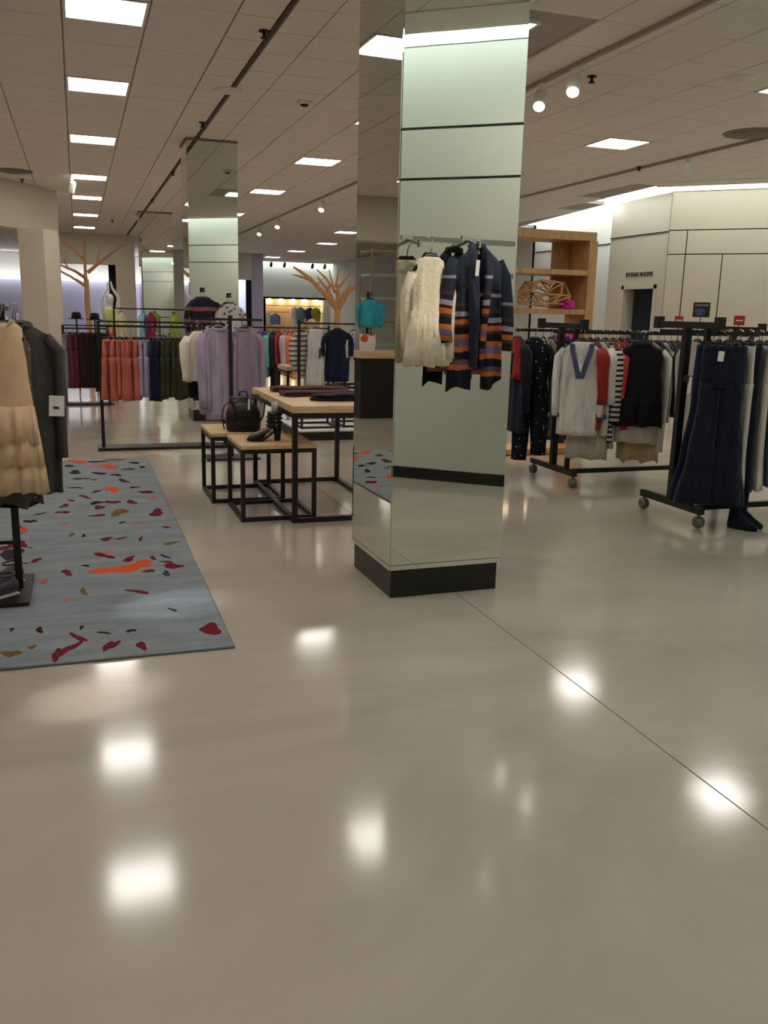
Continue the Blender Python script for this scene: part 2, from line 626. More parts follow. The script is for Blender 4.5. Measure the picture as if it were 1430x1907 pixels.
# far wall with lit niche, cove
fw = struct(MB().box(6.9, 8.15, 40.8, 41.0, 0, 3.9).obj('wall_far', M_WALLW))
MB().box(8.15, 12.45, 40.8, 41.0, 2.02, 3.9).obj('panel', M_WALLW, fw)
MB().box(8.15, 12.45, 41.5, 41.6, 0, 2.1).obj('niche_back', plain('niche_back', (206, 178, 140), 0.7), fw)
MB().box(8.05, 8.15, 40.8, 41.6, 0, 2.1).obj('niche_side', M_WALLW, fw)
MB().box(8.15, 12.45, 40.8, 41.6, 2.02, 2.1).obj('niche_top', M_WALLW, fw)  # wall board closing the niche at its top
MB().box(10.9, 11.25, 40.8, 41.5, 0, 2.02).obj('niche_divider', M_WALLW, fw)
for k in range(8):
    x = 8.45 + 0.56 * k
    MB().lathe([(0.05, 2.005), (0.06, 2.02)], 10, x, 41.40).obj('downlight', M_WARM, fw)
cf = struct(MB().box(6.9, 11.3, 40.42, 40.8, 3.68, 3.70).obj('trim_5', M_COVEB))
MB().box(6.9, 11.3, 40.42, 40.8, 3.72, 3.8).obj('cove_lid', M_WHITEPL, cf)
# alcove block at the far centre
wa = struct(MB().box(6.45, 6.90, 35.0, 41.0, 0, 3.62).obj('wall_alcove', M_WALLL))
MB().box(4.4, 6.45, 35.0, 35.2, 2.62, 3.62).obj('header', M_WALLW, wa)
MB().box(3.2, 4.4, 35.0, 35.2, 0, 3.62).obj('panel', M_WALLW, wa)
MB().box(3.2, 6.45, 40.6, 40.8, 0, 3.62).obj('back_panel', M_WALLL, wa)
MB().box(6.25, 6.45, 35.1, 35.2, 0, 2.62).obj('dark_panel', M_NAVYDARK, wa)
cl = struct(MB().box(4.4, 6.45, 35.6, 40.5, 2.9, 2.92).obj('trim_6', emitter('alcove_cool', (0.75, 0.85, 1.0), 5.0)))
# far left boutique wall seen under the bulkheads
wl = struct(MB().box(-9, 3.2, 40.6, 40.8, 0, 2.5).obj('wall_boutique', M_WALLL))
MB().box(-9, 3.2, 40.75, 40.8, 2.5, 3.62).obj('upper_panel', M_WALLW, wl)
c7 = struct(MB().box(-9, 3.2, 40.3, 40.62, 2.62, 2.66).obj('trim_7', emitter('cove_boutique', (0.92, 0.97, 1.0), 3.5)))
# portal at the far left: header and pillar
wp = struct(MB().box(-0.9, 1.75, 29.0, 29.5, 2.74, 3.62).obj('wall_portal', M_WALL))
MB().box(1.18, 1.75, 29.0, 29.5, 0, 2.74).obj('pillar', M_WALL, wp)
MB().box(0.98, 1.18, 29.4, 29.5, 0, 2.74).obj('return_panel', M_NAVYDARK, wp)
# left bulkhead with pillar
bh = MB().prism([(-9, 16.3), (-2.3, 16.3), (-1.16, 17.3), (-0.26, 18.75), (-0.55, 19.0), (-1.4, 17.7), (-2.4, 16.8), (-9, 16.8)], 2.82, CEIL + 0.02)
bh = struct(bh.obj('wall_bulkhead', M_WALL))
MB().prism([(-0.93, 17.55), (-0.50, 17.45), (-0.26, 17.75), (-0.26, 18.75), (-0.55, 19.0)], 0, 2.82).obj('pillar', M_WALL, bh)

# lettering over the fitting room door
def text_mesh(body, size, depth=0.004):
    cu = bpy.data.curves.new('lettering', 'FONT')
    cu.body = body
    cu.size = size
    cu.extrude = depth
    cu.align_x = 'CENTER'
    tmp = bpy.data.objects.new('tmp_text', cu)
    col.objects.link(tmp)
    bpy.context.view_layer.update()
    me = bpy.data.meshes.new_from_object(tmp.evaluated_get(bpy.context.evaluated_depsgraph_get()))
    bpy.data.objects.remove(tmp)
    return me


me = text_mesh('FITTING ROOMS', 0.115, 0.008)
me.materials.clear()
me.materials.append(plain('letter_dark', (70, 62, 52), 0.5))
ft = link('fitting_room_lettering', me)
ft.matrix_world = Matrix(((0, 0, -1, 10.163), (-1, 0, 0, 14.88), (0, 1, 0, 2.29), (0, 0, 0, 1)))
tag(ft, 'dark lettering reading FITTING ROOMS above the doorway', 'sign')

# ------------------------------------------------------------------ mirrored columns
def mirror_column(label, x0, y0, w, rz=0.0):
    t = thing('mirror_column', label, 'column', (x0 + w / 2, y0 + w / 2, 0), rz, 'mirrored columns')
    h = w / 2
    b = 0.155
    MB().box(-h + 0.012, h - 0.012, -h + 0.012, h - 0.012, 0, b).obj('plinth', M_BLACK, t)
    MB().box(-h + 0.006, h - 0.006, -h + 0.006, h - 0.006, b, CEIL + 0.02).obj('core', M_BLACK, t)
    for nm, z0, z1 in (('mirror_strip', b + 0.002, b + 0.028), ('mirror_panel', b + 0.031, CEIL - 0.001)):
        MB().box(-h + 0.004, h, -h - 0.002, -h + 0.006, z0, z1).obj(nm, M_MIRROR, t)
        MB().box(-h, h - 0.004, h - 0.006, h + 0.002, z0, z1).obj(nm, M_MIRROR, t)
        MB().box(-h - 0.002, -h + 0.006, -h + 0.004, h, z0, z1).obj(nm, M_MIRROR, t)
        MB().box(h - 0.006, h + 0.002, -h, h - 0.004, z0, z1).obj(nm, M_MIRROR, t)
    MB().box(-h - 0.012, h + 0.012, -h - 0.012, h + 0.012, CEIL - 0.03, CEIL - 0.002).obj('ceiling_collar', M_GREYPL, t)
    return t


COLX, COLY, COLW = 1.505, 4.265, 0.655
mirror_column('large floor-to-ceiling mirrored square column with black plinth, nearest of three', COLX, COLY, COLW, math.radians(1.1))
mirror_column('mirrored square column behind the lavender blouses', 1.42, 12.15, 0.64)
mirror_column('slim far mirrored column behind the wooden branch tree', 1.44, 21.6, 0.72)

# ------------------------------------------------------------------ rug
rug = thing('rug', 'pale blue-grey area rug scattered with red, orange and maroon blotches', 'rug', (-0.9, 6.45, 0))
RX0, RX1, RY0, RY1 = -2.4, 0.60, 3.77, 9.12


def rug_mat():
    m, nt, p = base_mat('rug_pile')
    n = N(nt, 'ShaderNodeTexNoise')
    n.inputs['Scale'].default_value = 2.5
    n.inputs['Detail'].default_value = 8
    n.inputs['Roughness'].default_value = 0.7
    nt.links.new(coords(nt, (1, 3, 1)), n.inputs['Vector'])
    out = ramp(nt, n.outputs['Fac'], [(0.3, srgb(100, 109, 114)), (0.7, srgb(142, 152, 160))])
    nt.links.new(out, p.inputs['Base Color'])
    f = N(nt, 'ShaderNodeTexNoise')
    f.inputs['Scale'].default_value = 220
    nt.links.new(coords(nt), f.inputs['Vector'])
    b = N(nt, 'ShaderNodeBump')
    b.inputs['Strength'].default_value = 0.5
    b.inputs['Distance'].default_value = 0.006
    nt.links.new(f.outputs['Fac'], b.inputs['Height'])
    nt.links.new(b.outputs['Normal'], p.inputs['Normal'])
    p.inputs['Roughness'].default_value = 0.95
    p.inputs['Specular IOR Level'].default_value = 0.1
    p.inputs['Sheen Weight'].default_value = 0.3
    return m


MB().box(RX0 + 0.9, RX1 + 0.9, RY0 - 6.45, RY1 - 6.45, 0.0005, 0.012).obj('pile', rug_mat(), rug, bevel=0.004)
MB().box(RX0 + 0.897, RX1 + 0.903, RY0 - 6.453, RY1 - 6.447, 0.0003, 0.007).obj('edge_binding', plain('rug_edge', (92, 98, 94), 0.95), rug)
BC = {'m': (110, 30, 40), 'd': (62, 26, 34), 'o': (208, 86, 46), 'k': (48, 44, 46), 'y': (118, 92, 52), 'p': (205, 110, 88), 'b': (52, 66, 78)}
# blotches: px, py, half width, half height (photo pixels), tilt, colour
BL = [(392, 1176, 24, 12, -.2, 'm'), (264, 1207, 9, 11, .1, 'm'), (206, 1207, 20, 8, -.6, 'm'), (146, 1192, 16, 7, .4, 'm'), (125, 1215, 28, 8, -.5, 'm'), (105, 1225, 9, 15, .2, 'm'),
      (74, 1178, 9, 6, 0, 'd'), (244, 1179, 9, 4, -.1, 'd'), (194, 1183, 12, 3, .1, 'd'), (152, 1173, 4, 5, 0, 'd'), (22, 1177, 5, 4, 0, 'k'), (20, 1222, 20, 8, .1, 'y'), (60, 1210, 8, 5, 0, 'y'),
      (322, 1140, 8, 3, .3, 'd'), (258, 1106, 22, 4, .1, 'm'), (156, 1106, 8, 7, .3, 'y'), (127, 1121, 9, 4, -.2, 'p'), (82, 1087, 9, 5, -.2, 'p'),
      (220, 1064, 46, 10, -.12, 'o'), (262, 1054, 30, 7, -.1, 'o'), (125, 1070, 12, 6, .1, 'm'), (160, 1057, 7, 3, 0, 'd'), (322, 1058, 20, 6, -.1, 'm'), (285, 1043, 7, 4, .1, 'm'), (310, 1050, 20, 2, .1, 'm'),
      (278, 1067, 11, 4, 0, 'm'), (310, 1072, 10, 5, .5, 'b'), (240, 1045, 14, 5, -.2, 'm'), (193, 1038, 20, 5, .15, 'm'), (200, 1032, 12, 3, 0, 'p'), (68, 1047, 12, 4, -.2, 'm'), (40, 1052, 14, 2, 0, 'm'), (48, 1022, 12, 2, .1, 'd'),
      (198, 1007, 13, 4, 0, 'm'), (225, 1006, 14, 2, -.1, 'm'), (262, 1007, 4, 5, 0, 'm'), (134, 999, 6, 4, -.4, 'y'), (156, 1001, 5, 3, 0, 'd'), (318, 1015, 20, 3, -.1, 'y'), (308, 1040, 10, 3, .3, 'k'),
      (183, 963, 16, 3, 0, 'm'), (222, 957, 15, 9, -.1, 'y'), (292, 958, 15, 8, .05, 'm'), (118, 957, 15, 3, -.1, 'm'), (75, 960, 12, 2, -.1, 'd'), (56, 974, 12, 4, 0, 'd'), (120, 978, 8, 2, 0, 'p'), (256, 977, 10, 2, 0, 'p'), (228, 976, 8, 2, -.1, 'd'), (310, 985, 8, 2, 0, 'd'),
      (180, 939, 14, 4, 0, 'k'), (210, 938, 14, 4, 0, 'm'), (245, 938, 11, 4, 0, 'm'), (120, 945, 12, 3, -.2, 'm'), (185, 948, 12, 4, -.2, 'm'), (158, 928, 12, 3, .2, 'm'), (133, 935, 8, 2, 0, 'm'),
      (209, 914, 12, 8, -.1, 'o'), (180, 918, 11, 2, -.1, 'k'), (140, 911, 14, 2, 0, 'k'), (275, 920, 12, 3, 0, 'm'), (285, 930, 10, 3, .2, 'p'), (230, 898, 12, 3, .15, 'k'), (250, 910, 10, 2, 0, 'd'), (270, 918, 14, 2, 0, 'm'),
      (150, 894, 18, 2, 0, 'k'), (185, 884, 14, 3, 0, 'k'), (217, 887, 10, 3, 0, 'k'), (140, 882, 14, 4, 0, 'k'), (175, 896, 9, 2, 0, 'y'), (205, 872, 20, 4, 0, 'o'), (190, 868, 22, 2, 0, 'p'), (145, 862, 18, 4, .05, 'o'),
      (215, 858, 18, 3, 0, 'y'), (250, 864, 14, 2, 0, 'k'), (180, 862, 20, 2, 0, 'k'), (240, 876, 12, 2, 0, 'd'), (265, 872, 8, 2, 0, 'd'), (130, 870, 14, 2, 0, 'd')]
brs = {k: MB() for k in BC}


def blotch(mb, cx, cy, ax, ay, seed, zz=0.0125):
    r = random.Random(seed)
    ph = [r.uniform(0, 6.28) for _ in range(3)]
    n = 18
    pts = []
    for j in range(n):
        a = 2 * PI * j / n
        m = 1 + 0.28 * math.sin(2 * a + ph[0]) + 0.18 * math.sin(3 * a + ph[1]) + 0.1 * math.sin(5 * a + ph[2])
        pts.append((cx + ax[0] * math.cos(a) * m + ay[0] * math.sin(a) * m, cy + ax[1] * math.cos(a) * m + ay[1] * math.sin(a) * m))
    pts = [(min(max(x, RX0 + 0.01), RX1 - 0.01), min(max(y, RY0 + 0.01), RY1 - 0.01)) for x, y in pts]
    mb.add([(x + 0.9, y - 6.45, zz) for x, y in pts] + [(cx + 0.9, cy - 6.45, zz)], [(j, (j + 1) % n, n) for j in range(n)])


for i, (px, py, hw, hh, a, k) in enumerate(BL):
    c = at(px, py, Z=0)
    hw, hh = hw * 0.88, hh * 0.8
    ux = at(px + hw * math.cos(a), py + hw * math.sin(a), Z=0) - c
    uy = at(px - hh * math.sin(a), py + hh * math.cos(a), Z=0) - c
    blotch(brs[k], c.x, c.y, ux, uy, i, 0.0124 + 0.00004 * (i % 9))
for i in range(170):
    x, y = rnd.uniform(RX0 + 0.1, -0.42), rnd.uniform(RY0 + 0.1, RY1 - 0.1)
    s = rnd.uniform(0.025, 0.075)
    a = rnd.uniform(-0.5, 0.5)
    e = rnd.uniform(0.8, 2.4)
    blotch(brs[rnd.choice('mmmddokyb')], x, y, (s * math.cos(a), s * math.sin(a)), (-s * e * math.sin(a), s * e * math.cos(a)), 900 + i, 0.0124 + 0.00004 * (i % 9))
for k, mb in brs.items():
    o = mb.obj('woven_blotch', plain('rug_' + k, BC[k], 0.95, var=0.15, scale=30, spec=0.1), rug)
    o['kind'] = 'stuff'

# ------------------------------------------------------------------ garments
def loft_cloth(prof, seed=0, fold=0.012, nfold=4.5, n=36, hem=0.0, wave=0.0, pw=0.75):
    """Closed cloth tube. prof: (z, half width, half depth, x offset, y offset). Folds grow toward the hem."""
    r = random.Random(seed)
    ph, ph2, ph3 = r.uniform(0, 6.28), r.uniform(0, 6.28), r.uniform(0, 6.28)
    sub = []
    for i in range(len(prof) - 1):
        a, b = prof[i], prof[i + 1]
        m = max(1, int(abs(a[0] - b[0]) / 0.055))
        for k in range(m):
            t = k / m
            s = t * t * (3 - 2 * t)
            sub.append([a[0] + (b[0] - a[0]) * t] + [a[q] + (b[q] - a[q]) * s for q in range(1, 5)])
    sub.append(list(prof[-1]))
    z0, z1 = sub[0][0], sub[-1][0]
    rings = []
    for z, hw, hd, xo, yo in sub:
        t = (z - z0) / (z1 - z0 + 1e-9)
        ring = []
        for j in range(n):
            a = 2 * PI * j / n
            cx, sy = math.cos(a), math.sin(a)
            x = hw * math.copysign(abs(cx) ** pw, cx)
            y = hd * math.copysign(abs(sy) ** pw, sy)
            u = x / max(hw, 1e-4)
            am = 1.5 * fold * (0.15 + 0.85 * t) * (1 - 0.5 * abs(u) ** 3)
            y += am * math.sin(u * PI * nfold / 1.0 * 0.5 + ph + 0.9 * math.sin(2.2 * t + ph2))
            y += am * 0.5 * math.sin(u * PI * nfold + ph3) * (1 if sy > 0 else -1)
            y += am * 0.45 * math.sin(u * PI * nfold * 1.7 + ph2 * 2 + 1.5 * t)
            x += 0.35 * am * math.sin(9 * t + ph + (0 if x > 0 else 2.0))
            zz = z
            if t > 0.93:
                zz += hem * math.sin(u * 7 + ph2) + hem * 0.5 * math.sin(u * 15 + ph)
            ring.append((x + xo + wave * math.sin(5 * t + ph3) * t, y + yo, zz))
        rings.append(ring)
    return MB().rings(rings, True, True)


def P(*rows):
    return [(r + (0,) * (5 - len(r))) for r in rows]


def hanger(root, w, mat=None, clips=False, drop=0.0):
    mat = mat or M_HANGER
    h = MB()
    hook = [(0.0 + 0.018 * math.cos(a), 0, -0.004 + 0.018 * math.sin(a)) for a in [PI * (1.15 - 0.17 * k) for k in range(8)]] + [(0.006, 0, -0.035), (0, 0, -0.075 - drop)]
    if clips:
        h.bar((-w / 2, 0, -0.08 - drop), (w / 2, 0, -0.08 - drop), 0.012)
    else:
        h.tube([(-w / 2, 0, -0.155 - drop), (-w * 0.3, 0, -0.118 - drop), (-0.03, 0, -0.08 - drop), (0.03, 0, -0.08 - drop), (w * 0.3, 0, -0.118 - drop), (w / 2, 0, -0.155 - drop)], [0.009, 0.011, 0.012, 0.012, 0.011, 0.009], 6, flat=1.3)
    ho = h.obj('hanger', mat, root, True)
    MB().tube(hook, 0.003, 6).obj('hook', M_CHROME, ho, True)
    if clips:
        for s in (-1, 1):
            MB().box(s * w * 0.4 - 0.012, s * w * 0.4 + 0.012, -0.014, 0.014, -0.125 - drop, -0.07 - drop).obj('clip', M_HANGER, ho)


def paper_tag(root, x, y, z, w=0.04, h=0.07, mat=None, rz=0.0):
    o = MB().box(-w / 2, w / 2, -0.0012, 0.0012, -h, 0).obj('price_tag', mat or M_TAG, root)
    o.location = (x, y, z)
    o.rotation_euler = (0, 0.06, rz)
    return o


def shirt(name, label, cat, group, loc, rz, mat, w=0.42, L=0.68, sleeve=0.5, flare=1.05, depth=0.045, seed=0, fold=0.014, collar=None, tagz=None, neck=0.075, hem=0.004, slv_mat=None, spread=0.035, hang=True, sides=(-1, 1)):
    t = thing(name, label, cat, loc, rz, group)
    h = w / 2
    body = loft_cloth(P((-0.088, neck * 0.8, 0.03), (-0.105, neck + 0.02, 0.034), (-0.15, h * 0.86, depth * 0.75), (-0.20, h, depth * 0.9), (-0.34, h * 0.94, depth), (-0.12 - L * 0.62, h * (0.5 + 0.5 * flare), depth * 1.05), (-0.10 - L, h * flare, depth * 1.1)), seed, fold, hem=hem)
    body.obj('body', mat, t, True)
    if sleeve:
        for s in sides:
            r = random.Random(seed * 7 + s)
            k = sleeve
            sw = spread * r.uniform(0.7, 1.3)
            pts = [(s * (h - 0.035), 0, -0.150), (s * (h + 0.015), 0.0, -0.22), (s * (h + sw), -0.008, -0.17 - k * 0.45), (s * (h + sw * 0.7), -0.018, -0.17 - k * 0.8), (s * (h + sw * 0.6), -0.02, -0.17 - k)]
            pts = [Vector(a) for a in pts]
            so = MB().tube(pts, [0.045, 0.062, 0.055, 0.048, 0.05], 10, True, 0.62)
            so.obj('sleeve', slv_mat or mat, t, True)
    if collar:
        c = MB()
        pts = [(neck * math.cos(a), -0.035 * math.sin(a) - 0.004, -0.092 - 0.012 * math.sin(a)) for a in [2 * PI * k / 16 for k in range(17)]]
        c.tube(pts, 0.011, 6, False, 1.6)
        c.obj('collar', collar, t, True)
    if tagz:
        paper_tag(t, -h * 0.35, -depth - 0.012, tagz)
    if hang:
        hanger(t, w * 0.9)
    return t


def trousers(name, label, cat, group, loc, rz, mat, w=0.36, L=0.85, flare=1.0, depth=0.04, seed=0, tagz=None, bandmat=None, drop=0.0):
    """Pair of trousers clipped at the waist: yoke, waistband and two legs."""
    t = thing(name, label, cat, loc, rz, group)
    h = w / 2
    z0 = -0.105 - drop
    cr = z0 - 0.28 * min(1.0, L / 0.85)
    loft_cloth(P((z0, h * 0.92, depth * 0.7), (z0 - 0.06, h * 0.96, depth * 0.8), (cr, h, depth)), seed, 0.006, n=28).obj('yoke', mat, t, True)
    loft_cloth(P((z0 + 0.012, h * 0.93, depth * 0.74), (z0 - 0.03, h * 0.94, depth * 0.78)), seed, 0.004, n=28).obj('waistband', bandmat or mat, t, True)
    for s in (-1, 1):
        lw = h * 0.5
        fw = lw * flare
        loft_cloth(P((cr + 0.03, lw * 1.0, depth * 0.98, s * lw), (cr - 0.12, lw * 0.94, depth * 0.95, s * lw), (z0 - L * 0.7, lw * (0.4 + 0.48 * flare), depth * 0.9, s * (lw + (fw - lw) * 0.3)), (z0 - L, fw * 0.94, depth * 1.0, s * (lw + max(0, fw - lw) * 0.75))), seed + s + 3, 0.012, 3, n=24, hem=0.003).obj('leg', mat, t, True)
    if tagz:
        paper_tag(t, -h * 0.2, -depth - 0.01, tagz)
    hanger(t, w * 0.9, clips=True, drop=drop)
    return t


def skirt(name, label, cat, group, loc, rz, mat, w=0.34, L=0.7, flare=1.3, depth=0.04, seed=0, fold=0.02):
    t = thing(name, label, cat, loc, rz, group)
    h = w / 2
    z0 = -0.105
    loft_cloth(P((z0, h * 0.9, depth * 0.7), (z0 - 0.05, h * 0.92, depth * 0.8), (z0 - L * 0.4, h * (0.5 + flare * 0.5), depth), (z0 - L, h * flare, depth * 1.3)), seed, fold, 7, hem=0.006).obj('body', mat, t, True)
    hanger(t, w * 0.85, clips=True)
    return t

# ---- garments hung on the mirrored column
CB = [(462, (46, 52, 66)), (533, (150, 142, 160)), (538, (44, 48, 60)), (562, (78, 52, 48)), (568, (34, 38, 50)), (577, (158, 150, 172)), (587, (60, 24, 28)), (592, (190, 104, 58)), (602, (74, 54, 50)), (608, (26, 28, 36)),
      (621, (192, 106, 60)), (630, (118, 96, 130)), (643, (196, 110, 62)), (652, (26, 28, 38)), (667, (92, 80, 98)), (676, (188, 104, 64)), (685, (30, 32, 42)), (728, (30, 32, 42))]


def card_mat(name, shift):
    cols = [c for _, c in CB][::-1]
    ys = [y for y, _ in CB]
    L_ = 0.80
    st = [0.0] + [1 - ((y - 462) * 0.00266 + 0.02) / L_ for y in ys[::-1][:-1]]
    cols2 = [CB[-1][1]]
    stops = [0.0]
    for i in range(len(CB) - 2, -1, -1):
        # band i runs from ys[i] down to ys[i+1]; in rising z it starts at ys[i+1]
        stops.append(1 - ((ys[i + 1] - 462) * 0.00266 + 0.02) / L_)
        cols2.append(CB[i][1])
    m = striped(name, cols2, stops, L_, 0.035, shift=shift)
    return m


M_CARDTOP = cloth((46, 52, 66))
M_CARDA, M_CARDB, M_CARDC, M_CARDD = card_mat('cardigan_knit_a', 0.0), card_mat('cardigan_knit_b', 0.035), card_mat('cardigan_knit_c', -0.05), card_mat('cardigan_knit_d', 0.075)
M_CARD = striped('cardigan_small', [(34, 36, 48), (56, 28, 32), (150, 90, 56), (104, 84, 116), (34, 32, 40)], [0, .3, .42, .6, .75], 0.16, 0.04)
M_LACE = plain('cream_lace', (236, 224, 198), 0.9, var=0.07, scale=60, bump=0.5, spec=0.1)

# face-out brackets and standards on the column front
FY = COLY - 0.004
def bracket(label, x, z, ln):
    t = thing('face_out_bracket', label, 'bracket', (x, FY, z), 0, 'face-out brackets on the mirrored column')
    MB().box(-0.028, 0.028, -0.006, 0, -0.022, 0.022).obj('mount_plate', M_CHROME, t)
    MB().bar((0, 0, 0), (0, -ln, -0.03), 0.012).obj('arm', M_CHROME, t)
    MB().lathe([(0.011, -0.045), (0.011, -0.012)], 10, 0, -ln).obj('stop', M_CHROME, t)
    return t


bracket('chrome face-out bracket holding the cream lace tunic', 1.56, 1.855, 0.17)
bracket('chrome face-out bracket holding the striped cardigan', 1.88, 1.865, 0.15)
for z, nm in ((1.862, 'upper brushed metal rail set across the mirrored column'), (1.70, 'lower brushed metal rail behind the hanging cardigan')):
    o = MB().box(1.52, 2.15, FY - 0.005, FY + 0.002, z - 0.012, z + 0.012).obj('display_rail', plain('brushed_rail', (150, 150, 142), 0.35, 0.9), None)
    tag(o, nm, 'rail', 'metal rails on the mirrored column')

# striped cardigan, open front, shawl collar
cg = thing('striped_cardigan', 'long navy shawl cardigan with orange and lilac knitted stripes on the mirrored column', 'cardigan', (1.878, 4.125, 1.845), math.radians(4))
for s in (-1, 1):
    r = [(-0.035, 0.02), (-0.06, 0.045), (-0.10, 0.10), (-0.16, 0.128), (-0.30, 0.132), (-0.45, 0.142), (-0.58, 0.148), (-0.69 - (0.02 if s < 0 else 0.0), 0.15)]
    rings = []
    for z, wd in r:
        inn = 0.008 + max(0, (-0.12 - z)) * 0.03 + (0.02 if s > 0 and z < -0.55 else 0)
        ring = []
        for j in range(28):
            a = 2 * PI * j / 28
            u = math.cos(a)
            x = inn + (wd - inn) * (0.5 + 0.5 * math.copysign(abs(u) ** 0.7, u))
            k = min(1, -z * 2.2)
            y = -0.02 + 0.016 * math.sin(a) + 0.016 * math.sin(x * 75 + s * 1.3 + z * 3) * k + 0.007 * math.sin(x * 150 + z * 6) * k
            hz = (0.025 * math.sin(x * 32 + s * 2) + 0.35 * (0.08 - x) * s * -1) if z < -0.65 else 0
            ring.append((s * x, y, z + hz))
        rings.append(ring)
    MB().rings(rings).obj('front_panel', M_CARDA if s < 0 else M_CARDB, cg, True)
    slv = [(s * 0.115, 0, -0.085), (s * 0.148, -0.008, -0.16), (s * 0.170, -0.012, -0.28), (s * 0.178, -0.025, -0.40), (s * 0.168, -0.03, -0.50 - 0.02 * s)]
    MB().tube(slv, [0.036, 0.043, 0.040, 0.036, 0.036], 14, True, 0.7).obj('sleeve', M_CARDC if s < 0 else M_CARDD, cg, True)
    MB().tube([(s * 0.026, 0.0, -0.012), (s * 0.046, -0.03, -0.05), (s * 0.046, -0.048, -0.14), (s * 0.036, -0.054, -0.26), (s * 0.026, -0.054, -0.42), (s * 0.024, -0.05, -0.60)], [0.018, 0.026, 0.031, 0.030, 0.026, 0.020], 12, True, 0.55).obj('shawl_lapel', M_CARDTOP if s < 0 else M_CARDC, cg, True)
    MB().rings([[(s * (0.015 + wd * (0.5 + 0.5 * math.cos(2 * PI * j / 18))), -0.016 + 0.030 * math.sin(2 * PI * j / 18), z) for j in range(18)] for z, wd in ((-0.032, 0.03), (-0.07, 0.085), (-0.11, 0.115), (-0.16, 0.124), (-0.22, 0.118))]).obj('yoke', M_CARDTOP, cg, True)
loft_cloth(P((-0.05, 0.05, 0.012, 0, 0.03), (-0.12, 0.11, 0.015, 0, 0.03), (-0.3, 0.128, 0.02, 0, 0.03), (-0.64, 0.14, 0.02, 0, 0.03)), 3, 0.012).obj('back_panel', M_CARDB, cg, True)
MB().tube([(0.035 * math.cos(a), 0.035 * math.sin(a) - 0.005, -0.018) for a in [PI * k / 8 for k in range(9)]], 0.016, 8).obj('collar', M_CARDTOP, cg, True)
paper_tag(cg, -0.035, -0.080, -0.085, 0.020, 0.075)
hanger(cg, 0.22)
# cream lace tunic turned on its bracket
ct = shirt('lace_tunic', 'cream lace tunic with long sleeves on the mirrored column', 'tunic', None, (1.622, 4.10, 1.855), math.radians(22), M_LACE, w=0.23, L=0.36, sleeve=0.40, flare=1.05, depth=0.03, seed=5, fold=0.010, hem=0.004, spread=0.0, neck=0.06, sides=(1,))
loft_cloth(P((-0.36, 0.113, 0.034), (-0.44, 0.124, 0.040), (-0.60, 0.132, 0.044)), 8, 0.022, 12, n=72, hem=0.008).obj('pleated_skirt', M_LACE, ct, True)
MB().tube([(0.135, -0.025, -0.54), (0.137, -0.026, -0.585)], [0.052, 0.058], 12, True, 0.66).obj('cuff', M_LACE, ct, True)
MB().tube([(-0.11, 0.0, -0.165), (-0.115, 0.03, -0.26), (-0.10, 0.04, -0.42), (-0.09, 0.04, -0.52)], [0.03, 0.04, 0.04, 0.04], 10, True, 0.6).obj('sleeve', M_LACE, ct, True)

# ------------------------------------------------------------------ nesting display tables
def frame_table(name, label, cat, x0, x1, y0, y1, z, top_t, bar_w, group=None, topmat=M_WOODT):
    t = thing(name, label, cat, ((x0 + x1) / 2, (y0 + y1) / 2, 0), 0, group)
    a, b = (x1 - x0) / 2, (y1 - y0) / 2
    h = bar_w / 2
    if topmat:
        MB().box(-a, a, -b, b, z - top_t, z).obj('tabletop', topmat, t, bevel=0.003)
    zt = z - (top_t if topmat else 0)
    for sx in (-1, 1):
        for sy in (-1, 1):
            MB().box(sx * (a - h) - h, sx * (a - h) + h, sy * (b - h) - h, sy * (b - h) + h, 0, zt - bar_w).obj('leg', M_STEEL, t)
    for z0 in (0.0, zt - bar_w):
        for s in (-1, 1):
            MB().box(-a + (bar_w if z0 == 0 else 0), a - (bar_w if z0 == 0 else 0), s * (b - h) - h, s * (b - h) + h, z0, z0 + bar_w).obj('rail', M_STEEL, t)
            MB().box(s * (a - h) - h, s * (a - h) + h, -b + bar_w, b - bar_w, z0, z0 + bar_w).obj('rail', M_STEEL, t)
    return t


frame_table('display_table', 'tall oak-topped display table with folded trousers on black steel frame', 'table', 1.40, 2.18, 6.06, 7.62, 0.845, 0.05, 0.036)
frame_table('nesting_table', 'low oak-topped nesting table carrying the ankle boot', 'table', 1.05, 1.605, 6.18, 6.80, 0.555, 0.028, 0.03, 'low nesting tables')
frame_table('nesting_table', 'low oak-topped nesting table carrying the black backpack', 'table', 0.935, 1.52, 6.86, 7.46, 0.555, 0.028, 0.03, 'low nesting tables')

# folded trousers on the tall table
def folded(name, label, cat, loc, rz, L, w, h, mat, seed):
    t = thing(name, label, cat, loc, rz, None)
    for k in range(2):
        rings = []
        r = random.Random(seed + k)
        for i in range(11):
            u = i / 10
            x = (u - 0.5) * L * (1 - 0.06 * k)
            ww = w * (1.0 - 0.28 * u) * (0.55 if i in (0, 10) else 1) * (1 - 0.08 * k)
            hh = h / 2 * (0.6 if i in (0, 10) else 1) * (1 + 0.15 * math.sin(u * 9 + seed))
            zc = h / 2 * (2 * k + 1) * 0.98 if k == 0 else h * 1.0 + h / 2
            zb = 0.0 if k == 0 else h * 0.9
            rings.append([(x, 0.02 * math.sin(3 * u + seed) + 0.5 * ww * math.copysign(abs(math.cos(a)) ** 0.5, math.cos(a)), zb + hh + hh * math.copysign(abs(math.sin(a)) ** 0.6, math.sin(a)) * (1 + 0.1 * math.sin(u * 14))) for a in [2 * PI * j / 16 for j in range(16)]])
        MB().rings(rings).obj('folded_leg' if k else 'folded_layer', mat, t, True)
    MB().box(-L * 0.5, -L * 0.46, -w * 0.36, w * 0.36, h * 0.4, h * 1.75).obj('waistband', mat, t, bevel=0.006)
    return t


